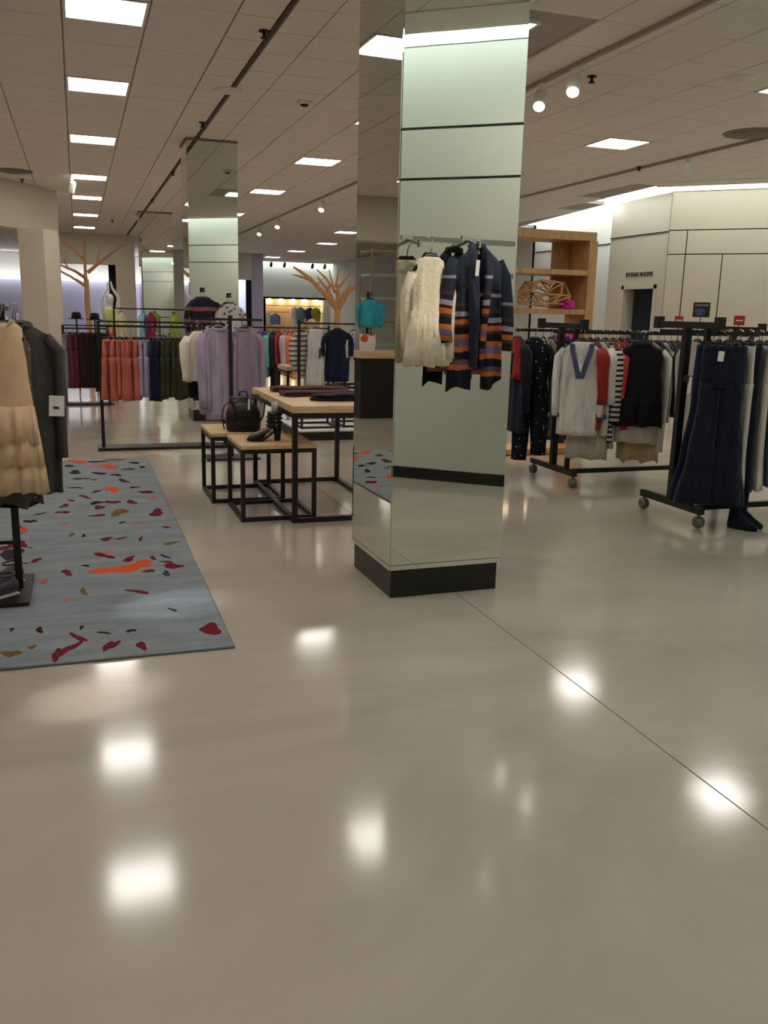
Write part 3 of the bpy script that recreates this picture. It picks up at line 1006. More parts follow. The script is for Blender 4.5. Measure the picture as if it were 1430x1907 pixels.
folded('folded_trousers', 'folded maroon trousers lying at the back of the tall display table', 'trousers', (1.82, 7.22, 0.845), math.radians(-4), 0.66, 0.30, 0.022, cloth((74, 30, 34)), 2)
folded('folded_trousers', 'second pair of folded maroon trousers in the middle of the tall table', 'trousers', (1.80, 6.86, 0.845), math.radians(3), 0.62, 0.26, 0.02, cloth((66, 27, 32)), 6)
folded('folded_trousers', 'folded black trousers at the front of the tall display table', 'trousers', (1.88, 6.46, 0.845), math.radians(172), 0.50, 0.26, 0.028, cloth((20, 17, 20)), 4)

# ankle boot
def boot(label, loc, rz):
    t = thing('ankle_boot', label, 'boot', loc, rz)
    secs = []   # centre x, z, half length along section, half width, tilt
    path = [(0.045, 0.215, 0.056, 0.046, 0.0), (0.045, 0.19, 0.055, 0.045, 0.0), (0.042, 0.14, 0.050, 0.040, 0.05), (0.035, 0.115, 0.052, 0.038, 0.35), (0.015, 0.09, 0.055, 0.038, 0.75), (-0.03, 0.062, 0.046, 0.039, 1.1), (-0.08, 0.042, 0.036, 0.042, 1.35), (-0.125, 0.030, 0.026, 0.038, 1.5), (-0.155, 0.022, 0.014, 0.022, 1.55)]
    rings = []
    for x, z, a, b, tl in path:
        rings.append([(x + a * math.cos(q) * math.cos(tl), b * math.sin(q), z + a * math.cos(q) * math.sin(tl)) for q in [2 * PI * j / 16 for j in range(16)]])
    MB().rings(rings).obj('upper', M_LEATHER, t, True)
    # heel cup
    MB().rings([[(0.062 + a * math.cos(q), b * math.sin(q), z) for q in [2 * PI * j / 14 for j in range(14)]] for z, a, b in ((0.075, 0.030, 0.030), (0.10, 0.036, 0.036), (0.14, 0.034, 0.038))]).obj('heel_counter', M_LEATHER, t, True)
    MB().rings([[(x + a * math.copysign(abs(math.cos(q)) ** 0.6, math.cos(q)), b * math.copysign(abs(math.sin(q)) ** 0.6, math.sin(q)), z) for q in [2 * PI * j / 12 for j in range(12)]] for z, x, a, b in ((0.0, 0.064, 0.022, 0.026), (0.04, 0.066, 0.024, 0.027), (0.082, 0.064, 0.030, 0.032))]).obj('heel', M_BLACK, t, True)
    sole = [(-0.165, 0.012, 0.012), (-0.14, 0.007, 0.034), (-0.09, 0.004, 0.042), (-0.05, 0.006, 0.040), (-0.01, 0.03, 0.034), (0.03, 0.062, 0.03), (0.09, 0.078, 0.03)]
    sm = MB()
    sm.rings([[(x, -hw, z - 0.004), (x, hw, z - 0.004), (x, hw, z + 0.007), (x, -hw, z + 0.007)] for x, z, hw in sole])
    sm.obj('sole', M_BLACK, t)
    for z in (0.125, 0.155, 0.185):
        st = [(0.043 + 0.058 * math.cos(q), 0.047 * math.sin(q), z + 0.012 * math.cos(q)) for q in [2 * PI * j / 20 for j in range(21)]]
        so = MB().tube(st, 0.0045, 6, False, 1.8).obj('strap', M_LEATHER, t, True)
        MB().box(0.03, 0.05, -0.060, -0.046, z - 0.01, z + 0.008).obj('buckle', M_CHROME, so)
    MB().lathe([(0.018, 0.2), (0.026, 0.25), (0.024, 0.285)], 12, 0.045, 0).obj('stuffing', plain('tissue', (186, 190, 190), 0.7), t, True)
    return t


boot('black leather ankle boot with straps and block heel on the nesting table', (1.30, 6.42, 0.555), math.radians(4))

# black drawstring backpack
bp = thing('backpack', 'black leather drawstring backpack on the rear nesting table', 'bag', (1.21, 6.99, 0.555), math.radians(-8))
rings = []
for z, a, b in ((0.0, 0.115, 0.075), (0.015, 0.135, 0.09), (0.08, 0.142, 0.096), (0.15, 0.135, 0.09), (0.20, 0.105, 0.075), (0.225, 0.075, 0.055), (0.255, 0.095, 0.06), (0.27, 0.10, 0.06)):
    rings.append([(a * math.copysign(abs(math.cos(q)) ** 0.75, math.cos(q)) * (1 + (0.06 * math.sin(9 * q) if z > 0.18 else 0)), b * math.copysign(abs(math.sin(q)) ** 0.75, math.sin(q)), z) for q in [2 * PI * j / 36 for j in range(36)]])
MB().rings(rings).obj('body', M_LEATHER, bp, True)
fp = []
for i in range(9):
    u = i / 8
    fp.append([(x * (1 - 0.25 * u ** 2), -0.02 - 0.085 * math.sin(u * 1.5) - 0.012, 0.262 + 0.02 * math.sin(u * PI) - 0.13 * u ** 1.6 - 0.012 * (x / 0.09) ** 2) for x in (-0.092, -0.06, -0.02, 0.02, 0.06, 0.092)])
fm = MB()
for dy in (0, 0.006):
    pass
fm.rings([[*(p for p in r), *((p[0], p[1] + 0.006, p[2] - 0.004) for p in r[::-1])] for r in fp])
fm.obj('flap', M_LEATHER, bp, True)
MB().tube([(-0.10, -0.03, 0.24), (-0.15, -0.05, 0.20), (-0.165, -0.05, 0.12), (-0.15, -0.05, 0.02)], 0.005, 6).obj('drawstring', M_LEATHER, bp, True)
MB().tube([(0.05, 0.03, 0.26), (0.12, 0.01, 0.29), (0.17, -0.02, 0.22), (0.16, -0.03, 0.13), (0.13, -0.04, 0.08)], 0.011, 8, True, 0.5).obj('shoulder_strap', M_LEATHER, bp, True)
MB().tube([(-0.03, 0.03, 0.27), (-0.02, 0.03, 0.31), (0.03, 0.03, 0.31), (0.04, 0.03, 0.27)], 0.007, 6).obj('top_handle', M_LEATHER, bp, True)
paper_tag(bp, 0.045, -0.115, 0.265, 0.014, 0.085)

# ------------------------------------------------------------------ lavender blouse stand
def t_stand(name, label, loc, zrail, arm, base):
    t = thing(name, label, 'clothes stand', loc)
    MB().box(-base[0], base[0], -base[1], base[1], 0, 0.02).obj('base_plate', M_STEEL, t, bevel=0.003)
    MB().box(-0.017, 0.017, -0.017, 0.017, 0.02, zrail + 0.04).obj('post', M_STEEL, t)
    for a in arm:
        MB().bar((0, 0, zrail), (a[0], a[1], zrail), 0.022).obj('arm', M_STEEL, t)
    return t


t_stand('garment_stand', 'black two-arm garment stand holding the lavender blouses', (1.44, 9.02, 0), 1.40, [(-0.36, 0.10), (0.34, 0.10)], (0.27, 0.16))
LAV = cloth((176, 160, 182))
LAV2 = cloth((156, 140, 158))
g = 'lavender blouses on the two-arm stand'
shirt('lavender_blouse', 'pale lavender blouse facing front, left of the stand post', 'blouse', g, (1.335, 9.065, 1.40), math.radians(14), LAV, w=0.27, L=0.90, sleeve=0.72, flare=1.08, depth=0.05, seed=21, fold=0.022, collar=LAV, spread=0.01)
shirt('lavender_blouse', 'mauve-grey blouse right of the stand post, collar open', 'blouse', g, (1.60, 9.075, 1.40), math.radians(-16), LAV2, w=0.32, L=0.86, sleeve=0.66, flare=1.1, depth=0.055, seed=22, fold=0.02, collar=LAV2, spread=0.015)
shirt('lavender_blouse', 'pale lavender blouse hanging second on the stand, behind the first', 'blouse', g, (1.27, 9.09, 1.40), math.radians(34), LAV, w=0.30, L=0.84, sleeve=0.7, flare=1.05, depth=0.04, seed=23, fold=0.02, collar=LAV, spread=0.01)
shirt('cream_blouse', 'brightly lit cream blouse peeking out behind the lavender blouses', 'blouse', None, (1.17, 9.42, 1.36), math.radians(38), cloth((240, 234, 214)), w=0.36, L=0.5, sleeve=0.42, flare=1.05, depth=0.04, seed=24, fold=0.015, spread=0.03)

# ------------------------------------------------------------------ straight floor racks
def floor_rack(name, label, x0, x1, y, zrail, base_d=0.16, group=None, double=True):
    t = thing(name, label, 'clothes rack', ((x0 + x1) / 2, y, 0), 0, group)
    a = (x1 - x0) / 2
    MB().box(-a - 0.06, a + 0.06, -base_d, base_d, 0, 0.03).obj('base_plate', M_STEEL, t, bevel=0.003)
    for s in (-1, 1):
        MB().box(s * a - 0.018, s * a + 0.018, -0.018, 0.018, 0.03, zrail + 0.05).obj('post', M_STEEL, t)
    MB().bar((-a, 0, zrail), (a, 0, zrail), 0.024).obj('rail', M_STEEL, t)
    if double:
        MB().bar((-a, 0, zrail + 0.045), (a, 0, zrail + 0.045), 0.018).obj('top_bar', M_STEEL, t)
    return t


floor_rack('floor_rack', 'black floor rack of coral, navy and olive cropped trousers', 0.20, 1.50, 9.85, 1.30, 0.14)
CORAL, LILAC, NAVY, OLIVE, INK = cloth((204, 112, 92)), cloth((176, 168, 196)), cloth((30, 28, 62)), cloth((66, 70, 40)), cloth((24, 24, 34))
g = 'cropped trousers on the black floor rack'
seq = [(CORAL, 'coral', 6), (LILAC, 'pale lilac', 2), (NAVY, 'navy', 2), (OLIVE, 'olive green', 5), (INK, 'inky black', 3)]
x = 0.285
sd = 40
for mt, nm, cnt in seq:
    for k in range(cnt):
        lab = '%s cropped trousers on the floor rack, %s of that colour' % (nm, ['leftmost', 'second', 'third', 'fourth', 'fifth', 'sixth'][k])
        trousers('cropped_trousers', lab, 'trousers', g, (x, 9.85 + rnd.uniform(-.01, .01), 1.30 + 0.012), math.radians(rnd.uniform(66, 84)), mt, w=0.33, L=0.60 + rnd.uniform(-.03, .03), flare=1.15, depth=0.030, seed=sd, drop=0.055)
        x += 0.058
        sd += 1
floor_rack('floor_rack', 'black floor rack of maroon trousers farther back beside the pillar', -0.22, 0.42, 14.5, 1.16, 0.14)
g = 'long trousers on the rear floor rack'
for k, (rgb, nm) in enumerate([((132, 136, 152), 'grey-blue'), ((110, 42, 66), 'plum'), ((92, 34, 54), 'wine red'), ((48, 18, 24), 'dark maroon'), ((40, 16, 20), 'deep oxblood'), ((34, 20, 24), 'brown-black'), ((18, 16, 18), 'jet black')]):
    trousers('long_trousers', '%s long trousers on the rear rack beside the pillar' % nm, 'trousers', g, (-0.16 + 0.085 * k, 14.5, 1.172), math.radians(70 - 3 * k), cloth(rgb), w=0.36, L=0.80 + 0.06 * (k > 5), flare=1.1, depth=0.036, seed=70 + k, tagz=-0.22 if k in (1, 3, 5) else None)

# ------------------------------------------------------------------ front left stand with beige tunic
st = thing('garment_stand', 'black square-post garment stand on the rug at the front left', 'clothes stand', (-0.36, 4.86, 0.0))
MB().box(-0.26, 0.06, -0.28, 0.25, 0.0135, 0.032).obj('base_plate', M_STEEL, st, bevel=0.003)
MB().box(-0.018, 0.018, -0.018, 0.018, 0.032, 1.50).obj('post', M_STEEL, st)
MB().bar((0, -0.32, 1.475), (0, 0.42, 1.475), 0.022).obj('arm', M_STEEL, st)
MB().bar((-0.22, 0.0, 0.28), (0.0, 0, 0.28), 0.018).obj('shelf_bar', M_STEEL, st)
BEIGE = plain('beige_chiffon', (222, 190, 154), 0.85, var=0.06, scale=14, spec=0.2)
bt = thing('ruffled_tunic', 'sleeveless beige chiffon tunic with tiered ruffle hem, front left', 'tunic', (-0.375, 4.60, 1.487), math.radians(-8))
loft_cloth(P((-0.075, 0.10, 0.03), (-0.10, 0.125, 0.036), (-0.18, 0.125, 0.042), (-0.26, 0.135, 0.05), (-0.50, 0.155, 0.052), (-0.66, 0.165, 0.052)), 31, 0.006, 5).obj('body', BEIGE, bt, True)
for k, (z, hw, ln) in enumerate(((-0.47, 0.166, 0.17), (-0.58, 0.180, 0.17), (-0.69, 0.192, 0.19))):
    loft_cloth(P((z + 0.012, hw - 0.022, 0.040), (z, hw - 0.008, 0.066 - 0.004 * k), (z - ln * 0.5, hw, 0.080 + 0.002 * k), (z - ln, hw + 0.012, 0.090 + 0.004 * k)), 33 + k, 0.013, 9, n=72, hem=0.008).obj('ruffle', BEIGE, bt, True)
for s in (-1, 1):
    MB().tube([(s * 0.06, -0.02, -0.10), (s * 0.085, -0.028, -0.065), (s * 0.085, 0.02, -0.075)], 0.014, 8, True, 0.5).obj('shoulder_strap', BEIGE, bt, True)
hanger(bt, 0.26)
GRY = cloth((70, 68, 64))
GRY2 = cloth((58, 57, 54))
g = 'grey jackets behind the beige tunic'
gj = shirt('grey_jacket', 'long charcoal grey jacket with white price tag behind the beige tunic', 'jacket', g, (-0.30, 4.90, 1.487), math.radians(10), GRY, w=0.36, L=0.86, sleeve=0.60, flare=1.05, depth=0.05, seed=36, fold=0.018, collar=GRY, spread=0.012)
gt = paper_tag(gj, 0.165, -0.10, -0.44, 0.075, 0.105)
MB().box(-0.018, 0.012, -0.002, -0.0012, -0.068, -0.056).obj('print_line', M_BLACK, gt)
shirt('grey_jacket', 'second charcoal jacket on the front left stand, mostly hidden', 'jacket', g, (-0.32, 5.02, 1.487), math.radians(6), GRY2, w=0.38, L=0.84, sleeve=0.60, flare=1.05, depth=0.05, seed=37, fold=0.018, spread=0.012)
shirt('brown_blouse', 'brown and taupe printed blouse with trailing hem under the grey jackets', 'blouse', None, (-0.36, 4.745, 1.487), math.radians(4), spotted('taupe_print', (104, 92, 80), (150, 134, 118), 20), w=0.27, L=0.88, sleeve=0.0, flare=1.1, depth=0.03, seed=38, fold=0.015, hem=0.03)
# shoes standing on the stand's base
def flat_shoe(label, loc, rz, m):
    t = thing('ankle_strap_shoe', label, 'shoe', loc, rz, 'shoes on the front left stand base')
    MB().rings([[(x, hw * math.cos(q), z0 + (zz - z0) * (0.5 + 0.5 * math.sin(q))) for q in [2 * PI * j / 12 for j in range(12)]] for x, hw, z0, zz in ((-0.13, 0.02, 0.012, 0.03), (-0.10, 0.036, 0.006, 0.05), (-0.05, 0.040, 0.006, 0.065), (0.0, 0.034, 0.006, 0.08), (0.06, 0.034, 0.006, 0.10), (0.10, 0.03, 0.008, 0.09), (0.115, 0.015, 0.012, 0.07))]).obj('upper', m, t, True)
    MB().rings([[(x, -hw, 0), (x, hw, 0), (x, hw, 0.008), (x, -hw, 0.008)] for x, hw in ((-0.135, 0.015), (-0.10, 0.038), (-0.04, 0.040), (0.05, 0.034), (0.11, 0.028))]).obj('sole', M_WHITEPL, t)
    MB().tube([(0.05 + 0.05 * math.cos(q), 0.036 * math.sin(q), 0.11) for q in [2 * PI * j / 16 for j in range(17)]], 0.006, 6, False).obj('strap', m, t, True)
    return t


flat_shoe('black and white ankle shoe on the stand base, nearer of two', (-0.46, 4.70, 0.033), math.radians(35), plain('shoe_mix', (70, 62, 74), 0.4, var=0.5, scale=30))
flat_shoe('black and white ankle shoe on the stand base, farther of two', (-0.44, 4.92, 0.033), math.radians(40), plain('shoe_mix', (70, 62, 74), 0.4))

# ------------------------------------------------------------------ rolling racks on the right
def rolling_rack(label, x0, x1, yn, yf, z, arms=(), over=0.0):
    t = thing('rolling_rack', label, 'clothes rack', ((x0 + x1) / 2, (yn + yf) / 2, 0), 0, 'rolling racks on the right')
    a, b = (x1 - x0) / 2, (yf - yn) / 2
    for s in (-1, 1):
        MB().box(s * a - 0.024, s * a + 0.024, -b - 0.05, b + 0.05, 0.105, 0.155).obj('foot', M_STEEL, t, bevel=0.002)
        MB().box(s * a - 0.026, s * a + 0.026, -0.026, 0.026, 0.155, z - 0.03).obj('post', M_STEEL, t)
        MB().box(s * a - 0.018, s * a + 0.018, -b * 0.72 - 0.018, -b * 0.72 + 0.018, 0.155, z - 0.03).obj('post', M_STEEL, t)
        MB().box(s * a - 0.022, s * a + 0.022, -b - 0.03, b + 0.03, z - 0.03, z + 0.02).obj('crossbar', M_STEEL, t, bevel=0.002)
        MB().box(s * a - 0.02, s * a + 0.02, -b * 0.72, 0, 1.05, 1.10).obj('brace', M_STEEL, t)
        for q in (-1, 1):
            MB().box(s * a - 0.028, s * a + 0.028, q * (b + 0.03) - 0.028, q * (b + 0.03) + 0.028, z - 0.035, z + 0.055).obj('end_cap', M_STEEL, t)
            c = MB().lathe([(0.008, 0.06), (0.012, 0.106)], 8, s * a, q * (b + 0.02)).obj('caster', M_CASTER, t)
            MB().rings([[(s * a + dx, q * (b + 0.02) + r * math.cos(w_), 0.047 + r * math.sin(w_)) for w_ in [2 * PI * j / 16 for j in range(16)]] for dx, r in ((-0.03, 0.02), (-0.026, 0.040), (-0.008, 0.046), (0.008, 0.046), (0.026, 0.040), (0.03, 0.02))]).obj('wheel', M_CASTER, c, True)
    for q in (-1, 1):
        MB().bar((-a - over, q * b, z - 0.055), (a, q * b, z - 0.055), 0.026).obj('rail', M_STEEL, t)
    for ax, ln in arms:
        MB().bar((ax - (x0 + x1) / 2, -b, z - 0.055), (ax - (x0 + x1) / 2, -b - ln, z - 0.055), 0.016).obj('face_out_arm', M_STEEL, t)
    MB().box(-a, a, -b * 0.72 - 0.016, -b * 0.72 + 0.016, 0.11, 0.15).obj('stretcher', M_STEEL, t)
    return t


R1N, R1F, R2N, R2F = 6.85, 7.55, 5.26, 5.90
Z1, Z2 = 1.43, 1.47
rolling_rack('black rolling rack of blouses behind the jeans rack', 4.15, 6.05, R1N, R1F, Z1, ((4.17, 0.1), (4.60, 0.27), (4.67, 0.2), (4.75, 0.12)), 0.28)
rolling_rack('black rolling rack of jeans nearest the fitting rooms side', 4.27, 6.2, R2N, R2F, Z2, ((4.29, 0.12),))
g1, g2 = 'garments on the blouse rack', 'garments on the jeans rack'
D = math.radians
h1, h2 = Z1 - 0.045, Z2 - 0.045
# face-out garments first
wt = shirt('white_tunic', 'white cotton tunic with blue embroidered neckline facing out', 'tunic', g1, (4.13, R1N - 0.05, h1), D(-30), cloth((214, 208, 200)), w=0.36, L=0.80, sleeve=0.56, flare=1.0, depth=0.05, seed=101, fold=0.014, spread=0.025)
BLUE = plain('blue_trim', (66, 72, 106), 0.8, var=0.25, scale=60)
for s in (-1, 1):
    MB().rings([[(s * (x + dx), -0.058 + 0.012 * (z < -0.2) * -1, z) for dx in (-0.022, 0.022)] + [(s * (x + dx), -0.048, z) for dx in (0.022, -0.022)] for x, z in ((0.085, -0.105), (0.078, -0.16), (0.055, -0.24), (0.030, -0.33), (0.012, -0.40))]).obj('neck_trim', BLUE, wt)
    MB().tube([(s * (0.18 + 0.022), -0.02, -0.71), (s * (0.18 + 0.02), -0.02, -0.745)], 0.054, 10, True, 0.66).obj('cuff', BLUE, wt, True)
paper_tag(wt, -0.005, -0.066, -0.27, 0.035, 0.07)
shirt('lace_slip', 'pale lace slip dress hanging below the white tunic', 'dress', g1, (4.28, R1N, h1), D(-35), plain('grey_lace', (186, 176, 160), 0.9, var=0.2, scale=60), w=0.32, L=1.02, sleeve=0, flare=1.15, depth=0.04, seed=102, fold=0.02, hem=0.015)
fj = thing('floral_jumpsuit', 'black floral print jumpsuit at the outer end of the blouse rack', 'jumpsuit', (4.02, R1F - 0.10, h1), D(-38), g1)
FLR = spotted('floral_dark', (16, 22, 26), (170, 176, 190), 22, 0.30)
loft_cloth(P((-0.088, 0.06, 0.03), (-0.15, 0.14, 0.04), (-0.2, 0.155, 0.045), (-0.5, 0.14, 0.05), (-0.62, 0.16, 0.055)), 103, 0.012).obj('bodice', FLR, fj, True)
for s in (-1, 1):
    loft_cloth(P((-0.58, 0.08, 0.052, s * 0.08), (-0.9, 0.085, 0.05, s * 0.085), (-1.20 + 0.03 * s, 0.07, 0.045, s * 0.09)), 104 + s, 0.012, 3, n=24).obj('leg', FLR, fj, True)
    MB().tube([(s * 0.13, 0, -0.15), (s * 0.175, 0, -0.24), (s * 0.185, -0.01, -0.42)], [0.04, 0.055, 0.06], 10, True, 0.6).obj('sleeve', FLR, fj, True)
hanger(fj, 0.28)
blk = shirt('black_vest', 'sleeveless black peplum vest facing out on the blouse rack', 'vest', g1, (4.60, R1N - 0.25, h1), D(-34), cloth((20, 18, 18)), w=0.38, L=0.56, sleeve=0, flare=1.12, depth=0.05, seed=106, fold=0.012, collar=cloth((20, 18, 18)))
loft_cloth(P((-0.56, 0.205, 0.058), (-0.80, 0.225, 0.07)), 107, 0.012, 6, hem=0.012).obj('peplum', cloth((20, 18, 18)), blk, True)
WH = cloth((212, 206, 196))
shirt('white_shirt', 'white long-sleeved shirt showing below the black vest', 'shirt', g1, (4.67, R1N - 0.17, h1), D(-38), WH, w=0.40, L=0.86, sleeve=0.86, flare=1.05, depth=0.05, seed=108, fold=0.012, spread=0.02, hem=0.012)
shirt('cream_lace_dress', 'cream lace dress hanging low behind the black vest', 'dress', g1, (4.75, R1N - 0.10, h1), D(-40), plain('cream_lace2', (196, 172, 128), 0.9, var=0.2, scale=60), w=0.36, L=1.04, sleeve=0, flare=1.05, depth=0.04, seed=109, fold=0.02, hem=0.02)
nearl = [((150, 40, 36), 'brick red'), ((214, 208, 198), 'ivory'), (None, 'black and white striped'), ((206, 92, 84), 'coral red'), ((206, 40, 34), 'bright red'), ((26, 62, 52), 'bottle green'), ((40, 34, 30), 'dark brown'), ((206, 80, 100), 'rose pink'), ((60, 50, 48), 'mocha'), ((24, 22, 24), 'soft black'), ((198, 190, 180), 'stone'), ((44, 40, 44), 'slate'), ((92, 70, 44), 'tan'), ((30, 34, 52), 'midnight blue'), ((190, 182, 170), 'oatmeal')]
STR = striped('stripe_bw', [(204, 198, 190), (34, 32, 34)], [0, 0.55], 0.045, 0.02)
CORF = spotted('coral_print', (206, 60, 52), (206, 150, 140), 14, 0.42)
xx = 4.30
for k, (rgb, nm) in enumerate(nearl):
    mt = STR if rgb is None else (CORF if nm == 'coral red' else cloth(rgb))
    long_ = 0.86 if rgb is None else rnd.uniform(0.60, 0.80)
    shirt('hanging_blouse', '%s blouse hanging along the front rail of the blouse rack' % nm, 'blouse', g1, (xx, R1N + 0.02, h1), D(82 + rnd.uniform(-6, 6)), mt, w=0.40, L=long_, sleeve=rnd.choice([0.0, 0.45, 0.55]) if rgb else 0.6, flare=1.02, depth=0.026, seed=120 + k, fold=0.01, spread=0.012)
    xx += 0.072
farl = [((196, 190, 180), 'ecru'), ((190, 182, 168), 'flax'), ((88, 84, 88), 'pewter'), ((36, 40, 66), 'dusk navy'), ((24, 24, 28), 'coal black'), ((40, 40, 54), 'smoky blue'), ((150, 150, 170), 'powder blue'), ((120, 30, 34), 'garnet'), ((30, 28, 30), 'espresso'), ((70, 66, 70), 'ash grey'), ((24, 24, 34), 'blue-black'), ((120, 112, 104), 'putty')]
xx = 4.16
for k, (rgb, nm) in enumerate(farl):
    shirt('hanging_dress', '%s dress hanging along the rear rail of the blouse rack' % nm, 'dress', g1, (xx, R1F, h1), D(84 + rnd.uniform(-8, 6)), cloth(rgb), w=0.40, L=rnd.uniform(0.82, 0.98), sleeve=rnd.choice([0, 0.4]), flare=1.1, depth=0.026, seed=150 + k, fold=0.01, spread=0.012)
    xx += 0.085
shirt('red_blouse', 'red top with pale blue print at the far end by the mirrored column', 'top', g1, (3.87, R1F, h1), D(84), cloth((150, 28, 32)), w=0.34, L=0.36, sleeve=0.0, depth=0.03, seed=170)
shirt('navy_wrap', 'black wrap cardigan tail beside the floral jumpsuit', 'cardigan', g1, (3.905, R1F, h1), D(84), cloth((22, 24, 40)), w=0.36, L=0.86, sleeve=0.6, depth=0.035, seed=171)
# jeans rack
trousers('flared_jeans', 'dark navy flared jeans facing out on the jeans rack', 'jeans', g2, (4.29, R2N - 0.09, h2), D(-32), cloth((24, 27, 44)), w=0.31, L=1.12, flare=1.75, depth=0.055, seed=201, tagz=-0.13)
fj2 = trousers('flared_jeans', 'second pair of flared navy jeans behind the front pair', 'jeans', g2, (4.34, R2N + 0.04, h2), D(-40), cloth((30, 38, 66)), w=0.32, L=1.12, flare=1.7, depth=0.05, seed=202)
o = paper_tag(fj2, -0.165, -0.12, -0.32, 0.02, 0.12)
seq2 = [((22, 24, 36), 'near-black indigo'), ((206, 198, 184), 'off-white'), ((26, 28, 40), 'ink navy'), ((204, 196, 180), 'cream'), ((84, 100, 130), 'washed blue'), ((66, 84, 122), 'mid blue'), ((56, 72, 108), 'denim blue'), ((98, 112, 140), 'pale denim'), ((40, 50, 78), 'raw denim'), ((30, 32, 44), 'charcoal denim'), ((120, 128, 146), 'bleached denim')]
xx = 4.42
for k, (rgb, nm) in enumerate(seq2):
    trousers('hanging_jeans', '%s jeans clipped along the front rail of the jeans rack' % nm, 'jeans', g2, (xx, R2N + 0.02, h2), D(72 + rnd.uniform(-8, 8)), cloth(rgb), w=0.40, L=1.02 + rnd.uniform(-.03, .05), flare=1.15, depth=0.034, seed=210 + k, tagz=-0.20 if k in (1, 6, 8) else None)
    xx += 0.092
seq3 = [((190, 182, 172), 'pearl grey'), ((110, 88, 56), 'khaki brown'), ((120, 116, 122), 'dove grey'), ((28, 26, 28), 'plain black'), ((60, 58, 66), 'graphite'), ((24, 26, 40), 'navy black'), ((160, 150, 138), 'sand'), ((32, 34, 50), 'storm blue')]
xx = 4.62
for k, (rgb, nm) in enumerate(seq3):
    shirt('hanging_shirt', '%s shirt on the rear rail of the jeans rack' % nm, 'shirt', g2, (xx, R2F, h2), D(80 + rnd.uniform(-10, 6)), cloth(rgb), w=0.40, L=rnd.uniform(0.74, 0.95), sleeve=0.5, depth=0.028, seed=230 + k, spread=0.012)
    xx += 0.10
boot2 = thing('dark_boots', 'dark tall boots standing under the jeans rack', 'boots', (4.60, 5.20, 0), D(30))
for s in (-1, 1):
    MB().rings([[(s * 0.055 + a * math.cos(q), b * math.sin(q) + yo, z) for q in [2 * PI * j / 14 for j in range(14)]] for z, a, b, yo in ((0.0, 0.036, 0.11, -0.05), (0.03, 0.04, 0.115, -0.05), (0.07, 0.038, 0.08, -0.02), (0.12, 0.036, 0.045, 0.01), (0.30, 0.045, 0.052, 0.015), (0.34, 0.046, 0.054, 0.015))]).obj('boot', cloth((20, 26, 38)), boot2, True)

# sign toppers on the racks
def topper(label, loc, w, h, face, rz, kind):
    t = thing('sign_topper', label, 'sign', loc, rz)
    MB().box(-0.004, 0.004, -0.004, 0.004, -0.08, 0.0).obj('stem', M_STEEL, t)
    MB().box(-w / 2, w / 2, -0.004, 0.004, 0, h).obj('card', face, t)
    if kind == 'red':
        MB().box(-w * 0.32, w * 0.32, -0.006, -0.004, h * 0.42, h * 0.56).obj('print_line', M_TAG, t)
    else:
        MB().box(-w * 0.4, w * 0.4, -0.006, -0.0042, h * 0.76, h * 0.86).obj('print_line', plain('print_grey', (150, 146, 140), 0.6), t)
        blob = [(0.30 * w * math.cos(q) * (1 + 0.2 * math.sin(3 * q)) - 0.08 * w, h * 0.34 + 0.26 * h * math.sin(q)) for q in [2 * PI * j / 18 for j in range(18)]]
        MB().add([(x_, -0.0055, z_) for x_, z_ in blob], [tuple(range(18))]).obj('print_picture', plain('print_blue', (70, 86, 128), 0.5, var=0.4, scale=40), t)
    return t


topper('small red sign on the blouse rack left of the framed sign', (5.14, R1N, Z1 + 0.03), 0.075, 0.075, M_RED, D(-30), 'red')
topper('small red sign over the jeans rack right of the framed sign', (5.0, R2F, Z2 + 0.0), 0.08, 0.075, M_RED, D(-35), 'red')
topper('dark framed picture sign standing above the racks', (5.53, 7.05, 1.53), 0.15, 0.135, plain('sign_dark', (44, 38, 38), 0.4), D(-35), 'dark')

# ------------------------------------------------------------------ oak shelving unit behind the blouse rack
sh = thing('oak_shelving', 'tall open oak shelving unit behind the blouse rack', 'shelf', (4.6, 8.8, 0))
SX0, SX1 = -0.9, 0.72
MB().box(SX1 - 0.10, SX1, -0.22, 0.22, 0, 2.30).obj('side_panel', M_WOODS, sh, bevel=0.002)
MB().box(SX0, SX0 + 0.10, -0.22, 0.22, 0, 2.30).obj('side_panel', M_WOODS, sh, bevel=0.002)
MB().box(SX0, SX1 - 0.02, -0.2205, 0.22, 2.30, 2.39).obj('top', M_WOODS, sh, bevel=0.002)
for z in (0.02, 0.62, 1.08, 1.53, 1.94):
    MB().box(SX0 + 0.10, SX1 - 0.10, -0.215, 0.215, z, z + 0.055).obj('shelf', M_WOODS, sh, bevel=0.002)
MB().box(SX1 - 0.32, SX1 - 0.10, 0.19, 0.215, 1.585, 2.30).obj('back_panel', M_WOODS, sh)
MB().box(SX0 + 0.1, SX1 - 0.1, -0.20, 0.2, 0.0, 0.02).obj('kick_base', M_WOODS, sh)
lp = MB().box(SX0 + 0.2, SX1 - 0.4, -0.16, -0.10, 0.605, 0.619).obj('shelf_light', emitter('shelf_strip', (1.0, 0.75, 0.45), 8.0), sh)
